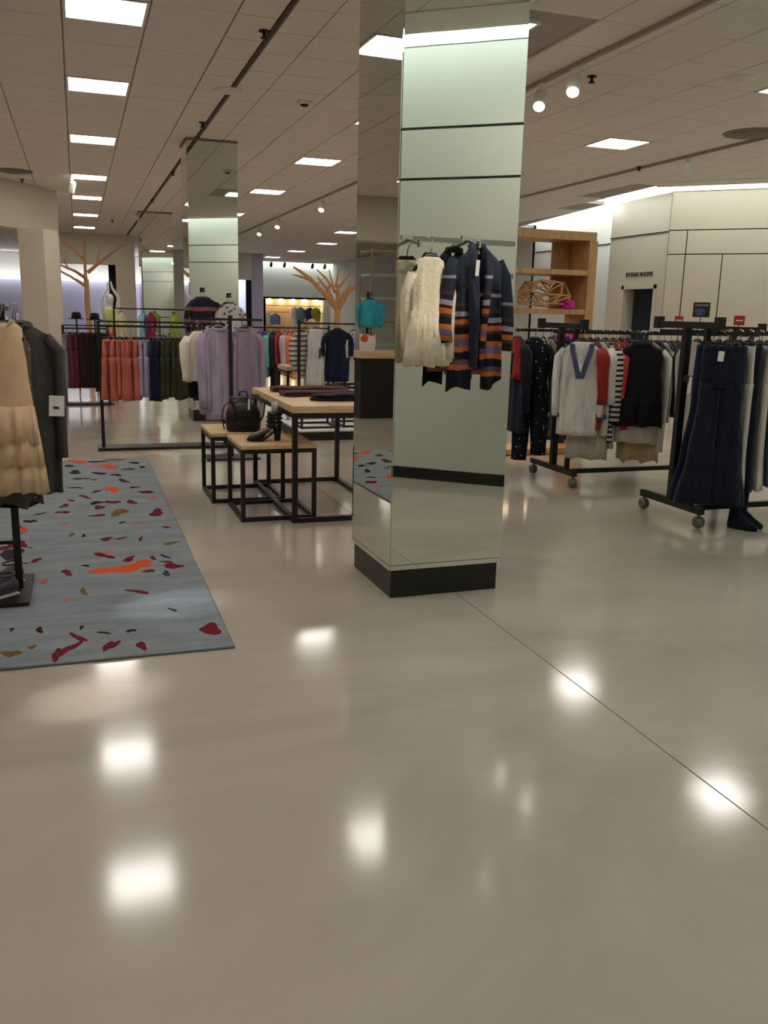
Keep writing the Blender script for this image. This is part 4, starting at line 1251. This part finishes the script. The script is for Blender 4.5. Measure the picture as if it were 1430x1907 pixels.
# openwork stick sculpture on the shelf
sc = thing('stick_sculpture', 'openwork sculpture of joined wooden sticks on the oak shelf', 'sculpture', (4.78, 8.72, 1.585))
r = random.Random(12)
pts = []
for j in range(3):
    for k in range(9):
        a = 2 * PI * k / 9 + j * 0.35
        pts.append(Vector((0.30 * math.cos(a) * (1.0, 1.05, 0.75)[j] + r.uniform(-.02, .02), 0.13 * math.sin(a), 0.03 + 0.12 * j + r.uniform(-.02, .03))))
for j in range(3):
    for k in range(9):
        p = pts[j * 9 + k]
        MB().tube([p, pts[j * 9 + (k + 1) % 9]], 0.010, 6).obj('stick', M_TREE, sc)
        if j < 2:
            MB().tube([p, pts[(j + 1) * 9 + k]], 0.010, 6).obj('stick', M_TREE, sc)
            MB().tube([p, pts[(j + 1) * 9 + (k + 1) % 9]], 0.009, 6).obj('stick', M_TREE, sc)
folded('folded_scarf', 'bright magenta folded scarf on the oak shelf beside the stick sculpture', 'scarf', (5.03, 8.66, 1.585), 0.3, 0.13, 0.16, 0.05, cloth((210, 40, 150)), 9)
folded('folded_scarf', 'hot pink folded top on the shelf below the stick sculpture', 'top', (5.02, 8.66, 1.135), 0.1, 0.2, 0.2, 0.10, cloth((220, 50, 160)), 10)
folded('folded_scarf', 'cream folded top on the lower oak shelf', 'top', (4.72, 8.66, 1.135), 0.1, 0.24, 0.2, 0.05, cloth((220, 206, 170)), 11)

# ------------------------------------------------------------------ wooden branch trees
def branch_tree(label, base, trunk_h, r0, branches):
    t = thing('branch_tree', label, 'display tree', base)
    MB().tube([(0, 0, 0), (0.02, 0, trunk_h * 0.4), (-0.01, 0, trunk_h * 0.75), (0, 0, trunk_h)], [r0 * 1.15, r0, r0 * 0.9, r0 * 0.75], 8).obj('trunk', M_TREE, t)
    for pts, r in branches:
        MB().tube(pts, [r * (1 - 0.65 * i / (len(pts) - 1)) for i in range(len(pts))], 6).obj('branch', M_TREE, t)
    MB().lathe([(0.3, 0), (0.3, 0.03)], 20).obj('base_disc', M_STEEL, t)
    return t


b1 = at(165, 600, Y=22)
def L1(px, py):
    q = at(px, py, Y=22)
    return (q.x - b1.x, 0, q.z)


branch_tree('slender wooden branch tree beside the plain pillar', (b1.x, 22, 0), 2.1, 0.065, [
    ([L1(160, 530), (L1(158, 490)), (L1(157, 437))], 0.045), ([L1(162, 520), (L1(140, 505)), (L1(104, 490))], 0.05), ([L1(163, 535), L1(140, 520), L1(104, 500)], 0.05),
    ([L1(163, 508), L1(190, 485), L1(231, 454)], 0.05), ([L1(158, 485), L1(140, 468), L1(118, 452)], 0.04), ([L1(180, 493), L1(183, 478), L1(186, 460)], 0.02), ([L1(128, 502), L1(122, 490), L1(119, 480)], 0.025)])
b2 = at(628, 600, Y=18)
def L2(px, py, dy=0):
    q = at(px, py, Y=18)
    return (q.x - b2.x, dy, q.z)


branch_tree('broad wooden branch tree before the lit niche', (b2.x, 18, 0), 1.55, 0.085, [
    ([L2(628, 575), L2(605, 548), L2(578, 520), L2(562, 508)], 0.07), ([L2(580, 522), L2(560, 506), L2(546, 497)], 0.05), ([L2(580, 522), L2(562, 516), L2(545, 511)], 0.035),
    ([L2(628, 578), L2(629, 550), L2(629, 530)], 0.065), ([L2(612, 560), L2(612, 545), L2(612, 532)], 0.055), ([L2(629, 560), L2(650, 540), L2(672, 527), L2(695, 518)], 0.065), ([L2(625, 545), L2(608, 520), L2(590, 502)], 0.035),
    ([L2(622, 540), L2(617, 520), L2(613, 503)], 0.03), ([L2(624, 535), L2(628, 518), L2(631, 500)], 0.03), ([L2(632, 535), L2(643, 520), L2(653, 509)], 0.03), ([L2(590, 533), L2(595, 526), L2(599, 520)], 0.025), ([L2(645, 545), L2(650, 535), L2(652, 524)], 0.025),
    ([(0, 0, 1.5), (0.15, -0.25, 1.9), (0.5, -0.5, 2.25)], 0.05), ([(0, 0, 1.5), (-0.1, 0.3, 1.9), (-0.3, 0.5, 2.2)], 0.05)])

# ------------------------------------------------------------------ centre distance: bright row of garments
floor_rack('floor_rack', 'long black rack of bright coloured tops before the far niche', 2.35, 4.15, 15.2, 1.21, 0.16, double=False)
g = 'bright tops on the long black rack'
def FX(px):
    return at(px, 640, Y=15.2).x


for k, (px, rgb, nm, ln) in enumerate([(484, (210, 40, 130), 'magenta', 0.3), (491, (70, 76, 160), 'cobalt blue', 0.62), (500, (90, 190, 160), 'mint green', 0.74), (508, (48, 30, 60), 'aubergine', 0.6), (519, (220, 62, 76), 'watermelon red', 0.52), (531, (200, 190, 184), 'pale grey', 0.7), (538, (232, 120, 100), 'salmon', 0.72), (545, (240, 130, 60), 'tangerine', 0.76), (553, (252, 200, 120), 'apricot', 0.78), (565, (150, 136, 146), 'mauve-grey', 0.5), (512, (24, 22, 24), 'long black', 0.95)]):
    shirt('bright_blouse', '%s top on the long rack before the far niche' % nm, 'top', g, (FX(px), 15.2 + (0.03 if nm == 'long black' else 0), 1.222), D(62 if px not in (519,) else 50), cloth(rgb), w=0.38, L=ln, sleeve=0.5 if ln > 0.55 and nm != 'watermelon red' else 0, flare=1.0, depth=0.035, seed=300 + k, spread=0.015)

# dress rack nearer the camera
floor_rack('floor_rack', 'black rack carrying the white and navy dresses', 3.0, 4.5, 12.6, 1.33, 0.16, double=False)
g = 'dresses on the black dress rack'
wd = shirt('white_dress', 'long pale grey-white dress with dark tag on the dress rack', 'dress', g, (3.235, 12.55, 1.342), D(8), cloth((206, 200, 198)), w=0.26, L=0.80, sleeve=0, flare=1.15, depth=0.045, seed=320, fold=0.014)
paper_tag(wd, 0.04, -0.075, -0.36, 0.03, 0.14, M_BLACK)
shirt('navy_dress', 'dark navy dress hanging right of the long white dress', 'dress', g, (3.55, 12.52, 1.342), D(-6), cloth((22, 26, 52)), w=0.36, L=0.74, sleeve=0.3, flare=1.0, depth=0.05, seed=321, fold=0.014)
shirt('striped_blouse', 'grey and white striped top left of the long white dress', 'top', g, (3.06, 12.68, 1.30), D(20), striped('stripe_grey', [(206, 200, 196), (96, 88, 88)], [0, 0.62], 0.07, 0.02), w=0.30, L=0.60, sleeve=0.4, depth=0.045, seed=322)
shirt('print_blouse', 'black and white print top right of the navy dress', 'top', g, (3.83, 12.62, 1.32), D(30), spotted('bw_print', (196, 190, 186), (40, 36, 38), 16, 0.42), w=0.34, L=0.42, sleeve=0.3, depth=0.045, seed=323)
for k, (x_, rgb, nm) in enumerate(((4.05, (36, 40, 74), 'indigo'), (4.2, (150, 60, 50), 'rust'), (4.34, (28, 26, 30), 'black'))):
    shirt('print_blouse', '%s top at the column end of the dress rack' % nm, 'top', g, (x_, 12.6, 1.342), D(60), cloth(rgb), w=0.34, L=0.6, sleeve=0.3, depth=0.04, seed=330 + k)
frame_table('display_table', 'small oak table standing behind the long white dress', 'table', 3.0, 3.95, 13.4, 14.1, 0.66, 0.06, 0.04)
pf = thing('display_platform', 'low dark platform with a pale top behind the tall display table', 'platform', (3.05, 10.65, 0))
MB().box(-0.65, 0.65, -0.55, 0.55, 0, 0.10).obj('body', M_STEEL, pf, bevel=0.004)
MB().box(-0.63, 0.63, -0.53, 0.53, 0.10, 0.115).obj('top', M_WHITEPL, pf)
def on(t, z):
    t.location.z = z
    return t


on(frame_table('frame_stand', 'black wire cube stand on the low platform, left of two', 'stand', 2.48, 2.95, 10.3, 10.8, 0.42, 0.02, 0.025, 'wire cube stands', None), 0.1155)
on(frame_table('frame_stand', 'black wire cube stand on the low platform, right of two', 'stand', 3.02, 3.55, 10.35, 10.9, 0.50, 0.02, 0.025, 'wire cube stands', None), 0.1155)

# ------------------------------------------------------------------ far niche contents
g = 'tops hung in the lit niche'
for k, (px, py, rgb, nm, ln) in enumerate([(502, 588, (236, 232, 228), 'white', 0.5), (513, 588, (120, 130, 190), 'periwinkle', 0.45), (549, 575, (240, 238, 234), 'bright white', 0.9), (560, 577, (110, 150, 150), 'teal grey', 0.7), (577, 577, (60, 56, 130), 'violet blue', 0.6), (588, 577, (170, 170, 50), 'chartreuse', 0.6), (617, 585, (40, 34, 36), 'black dotted', 0.5), (645, 586, (60, 58, 70), 'grey dotted', 0.45), (657, 580, (222, 190, 190), 'blush', 0.7)]):
    q = at(px, py, Y=41.0)
    shirt('niche_top', '%s top hanging in the warm lit far niche' % nm, 'top', g, (q.x, 41.0, 1.735 if py < 582 else 1.435), D(25), cloth(rgb), w=0.40, L=ln, sleeve=0.4, depth=0.06, seed=340 + k)
tag(MB().bar((8.2, 41.0, 1.42), (12.4, 41.0, 1.42), 0.02).obj('niche_rail', M_STEEL), 'lower thin dark rail across the warm lit far niche', 'rail')
nr = MB()
nr.bar((8.2, 41.0, 1.72), (10.88, 41.0, 1.72), 0.025)
tag(nr.obj('niche_rail', M_STEEL), 'upper thin dark rail across the warm lit far niche', 'rail')

# ------------------------------------------------------------------ mannequins
def mannequin(label, loc, rz, skin, arms, clothes, headtilt=0.0):
    t = thing('mannequin', label, 'mannequin', loc, rz)
    V, E_, R_ = [], [], []

    def add(p, r, par=None):
        V.append(p)
        R_.append(r)
        if par is not None:
            E_.append((par, len(V) - 1))
        return len(V) - 1

    pel = add((0, 0, 0.92), (0.15, 0.10))
    wai = add((0, 0, 1.10), (0.115, 0.085), pel)
    che = add((0, 0, 1.30), (0.14, 0.095), wai)
    sh_ = add((0, 0, 1.42), (0.09, 0.06), che)
    nk = add((0, 0, 1.50), (0.05, 0.05), sh_)
    h1_ = add((0, -0.01, 1.58), (0.075, 0.085), nk)
    h2_ = add((0, -0.01, 1.66), (0.085, 0.10), h1_)
    add((0, -0.005, 1.74), (0.055, 0.065), h2_)
    for s in (-1, 1):
        a = add((s * 0.15, 0, 1.40), (0.052, 0.052), sh_)
        b = add((s * 0.20 + arms[0][0] * s, arms[0][1], 1.40 + arms[0][2]), (0.04, 0.04), a)
        c = add((s * 0.20 + arms[1][0] * s, arms[1][1], 1.40 + arms[1][2]), (0.028, 0.028), b)
        add((s * 0.20 + arms[2][0] * s, arms[2][1], 1.40 + arms[2][2]), (0.03, 0.016), c)
        k1 = add((s * 0.09, 0, 0.82), (0.085, 0.085), pel)
        k2 = add((s * 0.10, -0.01, 0.48), (0.058, 0.058), k1)
        k3 = add((s * 0.10, 0.01, 0.12), (0.038, 0.038), k2)
        add((s * 0.10, -0.10, 0.05), (0.035, 0.03), k3)
    me = bpy.data.meshes.new('body')
    me.from_pydata(V, E_, [])
    me.materials.append(skin)
    o = link('body', me, t)
    md = o.modifiers.new('skin', 'SKIN')
    md.use_smooth_shade = True
    for i, rr in enumerate(R_):
        sv = me.skin_vertices[0].data[i]
        sv.radius = rr
        sv.use_root = (i == 0)
    ss = o.modifiers.new('sub', 'SUBSURF')
    ss.levels = ss.render_levels = 2
    MB().lathe([(0.18, 0.0), (0.18, 0.012), (0.02, 0.02)], 20).obj('stand_base', M_CHROME, t)
    for nm, prof, m in clothes:
        loft_cloth(P(*prof), len(nm), 0.012, 5, n=28).obj(nm, m, t, True)
    return t


ARM_UP = [(-0.02, -0.02, 0.26), (-0.15, -0.02, 0.46), (-0.175, -0.02, 0.60)]
ARM_DN = [(0.05, 0.0, -0.28), (0.06, -0.06, -0.50), (0.05, -0.08, -0.58)]
ARM_BENT = [(0.08, -0.03, -0.24), (0.06, -0.24, -0.10), (0.05, -0.30, -0.02)]
TOPP = [(1.43, 0.10, 0.08), (1.38, 0.175, 0.105), (1.25, 0.165, 0.115), (1.05, 0.135, 0.10), (0.92, 0.17, 0.13)]
SKP = [(1.06, 0.13, 0.10), (0.92, 0.17, 0.14), (0.55, 0.26, 0.2)]
q = at(206, 590, Y=20)
mannequin('white mannequin in pink skirt and lime top with raised arms beside the portal', (q.x, 20, 0.02), 0.3, M_MANN, ARM_UP, [('top', TOPP, cloth((196, 206, 120))), ('skirt', SKP, cloth((214, 60, 100)))])
q = at(578, 606, Y=13.2)
mannequin('egg-headed beige mannequin in a striped dress behind the white dress', (q.x, 13.15, 0.0), 0.2, M_MANNB, ARM_DN, [('dress', [(1.43, 0.10, 0.08), (1.38, 0.175, 0.105), (1.05, 0.14, 0.11), (0.65, 0.2, 0.15)], striped('stripe_grey', [(206, 200, 196), (96, 88, 88)], [0, 0.62], 0.07, 0.02))]).scale = (0.8, 0.8, 0.8)
mannequin('white mannequin in black top by the brass tower, seen in the mirrored column', (-1.12, 13.08, 0), 0.5, M_MANN, ARM_BENT, [('top', TOPP, cloth((20, 20, 22))), ('skirt', SKP, cloth((24, 22, 26)))])

# ------------------------------------------------------------------ things behind the front left stand, seen in the column's mirror
ctr = thing('cash_counter', 'black counter with oak top behind the front left stand', 'counter', (-1.50, 12.35, 0))
MB().box(-0.75, 0.42, -0.3, 0.3, 0.0, 0.86).obj('body', M_BLACK, ctr, bevel=0.003)
MB().box(-0.78, 0.45, -0.33, 0.33, 0.86, 0.955).obj('top', M_WOODT, ctr, bevel=0.003)
tw = thing('brass_tower', 'tall brass display tower with glass shelves beside the counter', 'shelf', (-1.88, 13.3, 0))
for sx in (-1, 1):
    for sy in (-1, 1):
        MB().bar((sx * 0.3, sy * 0.25, 0), (sx * 0.3, sy * 0.25, 2.45), 0.02).obj('post', M_BRASS, tw)
for z in (1.0, 1.35, 1.7, 2.05, 2.4):
    MB().box(-0.3, 0.3, -0.25, 0.25, z, z + 0.03).obj('shelf', M_BRASS if z > 2.3 or z in (1.35,) else plain('shelf_glass', (170, 190, 186), 0.1, var=0.02), tw)
shirt('teal_blouse', 'bright turquoise blouse on the counter end, seen in the mirrored column', 'blouse', None, (-1.50, 12.86, 1.78), D(20), cloth((60, 170, 190)), w=0.34, L=0.4, sleeve=0.3, depth=0.05, seed=350)
t_stand('garment_stand', 'thin black stand holding the turquoise blouse', (-1.50, 12.98, 0), 1.77, [(0.0, -0.2)], (0.12, 0.12))
tb = thing('tote_bag', 'orange and white printed tote bag on the black counter', 'bag', (-1.22, 12.2, 0.956), D(15))
MB().rings([[(a * x_, b_ * y_, z) for x_, y_ in ((-1, -1), (1, -1), (1, 1), (-1, 1))] for z, a, b_ in ((0, 0.10, 0.06), (0.12, 0.12, 0.065), (0.24, 0.11, 0.05))]).obj('body', spotted('tote_print', (226, 220, 210), (206, 80, 50), 6, 0.5), tb)
MB().tube([(-0.06, 0, 0.23), (-0.05, 0, 0.32), (0.05, 0, 0.32), (0.06, 0, 0.23)], 0.006, 6).obj('handle', M_LEATHER, tb, True)
# garments on the second column
g = 'garments on the second mirrored column'
shirt('striped_cardigan', 'dark striped cardigan hung on the second mirrored column', 'cardigan', g, (1.58, 12.0, 1.72), D(10), M_CARD, w=0.40, L=0.5, sleeve=0.45, depth=0.05, seed=360, collar=M_CARDTOP)
shirt('print_blouse', 'white and black print blouse hung on the second mirrored column', 'blouse', g, (1.93, 12.0, 1.66), D(15), spotted('bw_print', (196, 190, 186), (40, 36, 38), 16, 0.42), w=0.32, L=0.45, sleeve=0.35, depth=0.05, seed=361)
for x_, z_, nm in ((1.58, 1.74, 'striped cardigan'), (1.93, 1.68, 'print blouse')):
    t = thing('face_out_bracket', 'small steel bracket for the %s on the second column' % nm, 'bracket', (x_, 12.15, z_), 0, 'brackets on the second column')
    MB().bar((0, 0, 0), (0, -0.18, -0.015), 0.014).obj('arm', M_STEEL, t)
    MB().box(-0.03, 0.03, -0.01, 0, -0.03, 0.03).obj('mount_plate', M_STEEL, t)
# hats / small goods over the rear rack
for k, (px, py, rgb, nm) in enumerate([(142, 588, (26, 22, 24), 'black'), (176, 590, (22, 18, 22), 'dark brown')]):
    q = at(px, py, Y=17.0)
    t = thing('hat_form', 'small %s felt hat on a peg behind the rear rack' % nm, 'hat', (q.x, 17.0, q.z - 0.12), 0, 'hats on pegs')
    MB().lathe([(0.001, 0.19), (0.07, 0.18), (0.085, 0.12), (0.088, 0.07)], 16).obj('crown', cloth(rgb), t, True)
    MB().lathe([(0.14, 0.062), (0.13, 0.075), (0.086, 0.07)], 20).obj('brim', cloth(rgb), t, True)
    MB().lathe([(0.015, -q.z + 0.12), (0.015, 0.07)], 8).obj('peg', M_STEEL, t)
g = 'bright sportswear beyond the floor rack'
for k, (px, rgb, nm) in enumerate([(225, (226, 214, 176), 'cream'), (267, (140, 200, 226), 'sky blue'), (281, (150, 26, 90), 'raspberry'), (326, (150, 172, 60), 'lime')]):
    q = at(px, 600, Y=19)
    shirt('sport_blouse', '%s top glimpsed over the rail of the trouser rack' % nm, 'top', g, (q.x, 19, 1.475), D(70), cloth(rgb), w=0.34, L=0.5, sleeve=0.2, depth=0.05, seed=370 + k)
floor_rack('floor_rack', 'far black rack of bright sportswear beyond the trouser rack', 0.7, 3.0, 19.0, 1.463, 0.16, double=False)

# ------------------------------------------------------------------ ceiling fixtures
def sprinkler(label, x, y):
    t = thing('sprinkler', label, 'sprinkler', (x, y, CEIL), 0, 'dark sprinkler heads')
    MB().lathe([(0.045, -0.008), (0.04, 0.0)], 14).obj('escutcheon', M_DARKGAP, t)
    MB().lathe([(0.014, -0.05), (0.016, -0.008)], 8).obj('head', M_DARKGAP, t)
    MB().lathe([(0.03, -0.056), (0.03, -0.05)], 12).obj('deflector', M_DARKGAP, t)


for (px, py), nm in {(492, 62): 'nearest the large column, above the expansion joint', (377, 231): 'in front of the second mirrored column', (322, 322): 'between the second and third mirrored columns', (41, 336): 'above the plain pillar', (1102, 146): 'beside the bright track lamps', (1190, 313): 'in front of the fitting room wall', (284, 373): 'near the third mirrored column', (209, 411): 'above the wooden branch tree'}.items():
    q = at(px, py, Z=CEIL - 0.02)
    sprinkler('dark ceiling sprinkler head ' + nm, q.x, q.y)
q = at(567, 193, Z=CEIL - 0.02)
t = thing('smoke_detector', 'square grey smoke detector on the ceiling left of the column', 'smoke detector', (q.x, q.y, CEIL))
MB().box(-0.07, 0.07, -0.07, 0.07, -0.03, 0).obj('housing', M_WHITEPL, t, bevel=0.01)
MB().lathe([(0.035, -0.045), (0.045, -0.03)], 14).obj('sensor', M_DARKGAP, t)
for (px, py, r_), nm in {(425, 167, 0.14): 'pale round ceiling speaker left of the large column', (25, 318, 0.3): 'wide round air diffuser above the left bulkhead', (1380, 145, 0.14): 'pale round ceiling speaker at the upper right', (1400, 248, 0.32): 'dark round air diffuser at the upper right'}.items():
    q = at(px, py, Z=CEIL)
    t = thing('ceiling_diffuser', nm, 'ceiling vent', (q.x, q.y, CEIL))
    MB().lathe([(r_ * 0.96, -0.012), (r_, 0.0)], 28).obj('plate', M_GREYPL if r_ > 0.2 else M_WHITEPL, t)
    for k in range(1, 4):
        MB().lathe([(r_ * k / 4, -0.018 - 0.006 * (4 - k)), (r_ * k / 4 + 0.01, -0.012)], 24).obj('ring', M_GREYPL if r_ > 0.2 else M_TILE, t)


def track(label, x, y0, y1):
    t = thing('light_track', label, 'light track', (x, y0, CEIL), 0, 'ceiling light tracks')
    MB().box(-0.018, 0.018, 0, y1 - y0, -0.035, -0.001).obj('rail', M_TRACK, t)
    for k in range(2):
        MB().box(-0.022, 0.022, (y1 - y0) * k - 0.03, (y1 - y0) * k + 0.03, -0.038, -0.001).obj('end_feed', M_TRACK, t)


def track_lamp(label, x, y, aim, power=0.0, angle=30, on_=True, black=False, colr=(1, 0.9, 0.76), blend=0.4):
    """Can-shaped lamp on a stem below the track, its own light inside."""
    t = thing('track_lamp', label, 'track lamp', (x, y, CEIL - 0.036), 0, 'track lamps')
    m = M_STEEL if black else M_WHITEPL
    MB().box(-0.02, 0.02, -0.05, 0.05, -0.02, 0).obj('adapter', m, t)
    MB().tube([(0, 0, -0.02), (0, 0, -0.11)], 0.009, 8).obj('stem', m, t)
    d = (Vector(aim) - Vector((x, y, CEIL - 0.16))).normalized()
    c = Vector((0, 0, -0.13))
    MB().tube([c - d * 0.10, c - d * 0.08, c + d * 0.08, c + d * 0.105], [0.035, 0.055, 0.062, 0.064], 14).obj('can', m, t, True)
    if on_:
        MB().tube([c + d * 0.1055, c + d * 0.108], [0.052, 0.052], 14).obj('lens', M_LENS, t)
    if power:
        ld = bpy.data.lights.new('lamp_beam', 'SPOT')
        ld.energy = power
        ld.color = colr
        ld.spot_size = math.radians(angle)
        ld.spot_blend = blend
        ld.shadow_soft_size = 0.03
        lo = link('lamp_beam', ld, t)
        lo.location = c + d * 0.13
        lo.rotation_euler = d.to_track_quat('-Z', 'Y').to_euler()
    return t


TX = 4.14
track('white light track over the aisle right of the large column', TX, 1.6, 9.0)
track('long light track receding toward the lit niche', 4.5, 12.5, 27.0)
track('light track near the fitting room wall', 7.72, 8.4, 15.8)
for (px, py), nm in {(1007, 172): 'bright track lamp just right of the column, lower of two', (1069, 155): 'bright track lamp just right of the column, higher of two'}.items():
    q = at(px, py, X=TX)
    track_lamp(nm, TX, q.y, (2.6, q.y - 2.2, 0.6), 12, 34)
for (px, py), nm in {(600, 372): 'lit lamp nearest on the long receding track', (518, 413): 'lit lamp in the middle of the long receding track', (484, 428): 'lit lamp farthest on the long receding track'}.items():
    q = at(px, py, X=4.5)
    track_lamp(nm, 4.5, q.y, (3.2, q.y - 2, 0.3), 40, 40)
track_lamp('unlit white lamp on the track near the fitting room wall', 7.72, 10.4, (9.5, 12, 1.2), 0, on_=False)
# lamps of the aisle track that stand outside the picture and light the column display
track_lamp('aisle track lamp aimed at the column garments', TX, 2.35, (1.64, 4.1, 1.66), 170, 9)
track_lamp('aisle track lamp washing the near wall', TX, 3.3, (3.2, 1.15, 2.2), 110, 62, blend=1.0)
track('added light track out of view at left, carrying the stand-in rug lamps', -2.6, 0.5, 7.5)  # added, unseen: holds two lamps that stand in for the column's mirrored light
track_lamp('added unseen lamp standing in for mirrored light on the right edge of the rug', -2.6, 3.2, (0.42, 4.45, 0.0), 330, 7, blend=1.0, colr=(0.95, 0.97, 1))  # added to imitate the patch the mirrored column throws on the rug
track_lamp('added unseen lamp standing in for mirrored light on the floor before the rug', -2.6, 2.3, (0.0, 3.42, 0.0), 400, 7, blend=1.0, colr=(1, 0.97, 0.93))  # added likewise for the mirror-thrown patch on the bare floor
track_lamp('aisle track lamp aimed past the nesting tables', TX, 8.7, (0.95, 9.55, 0.0), 260, 7, blend=0.6)
for k, px in enumerate((481, 505, 530, 582, 605)):
    q = at(px, 490, Y=39.2)
    track_lamp('dark wall-washer lamp before the far cove, %s from the alcove' % ORD[k].replace('nearest', 'first'), q.x, 39.2, (q.x, 40.8, 1.5), 0, on_=False, black=True)
q = at(65, 388, Y=16.0)
track_lamp('single lamp by the left bulkhead corner', 0.02, 16.6, (-0.6, 18, 1.5), 0, on_=False)
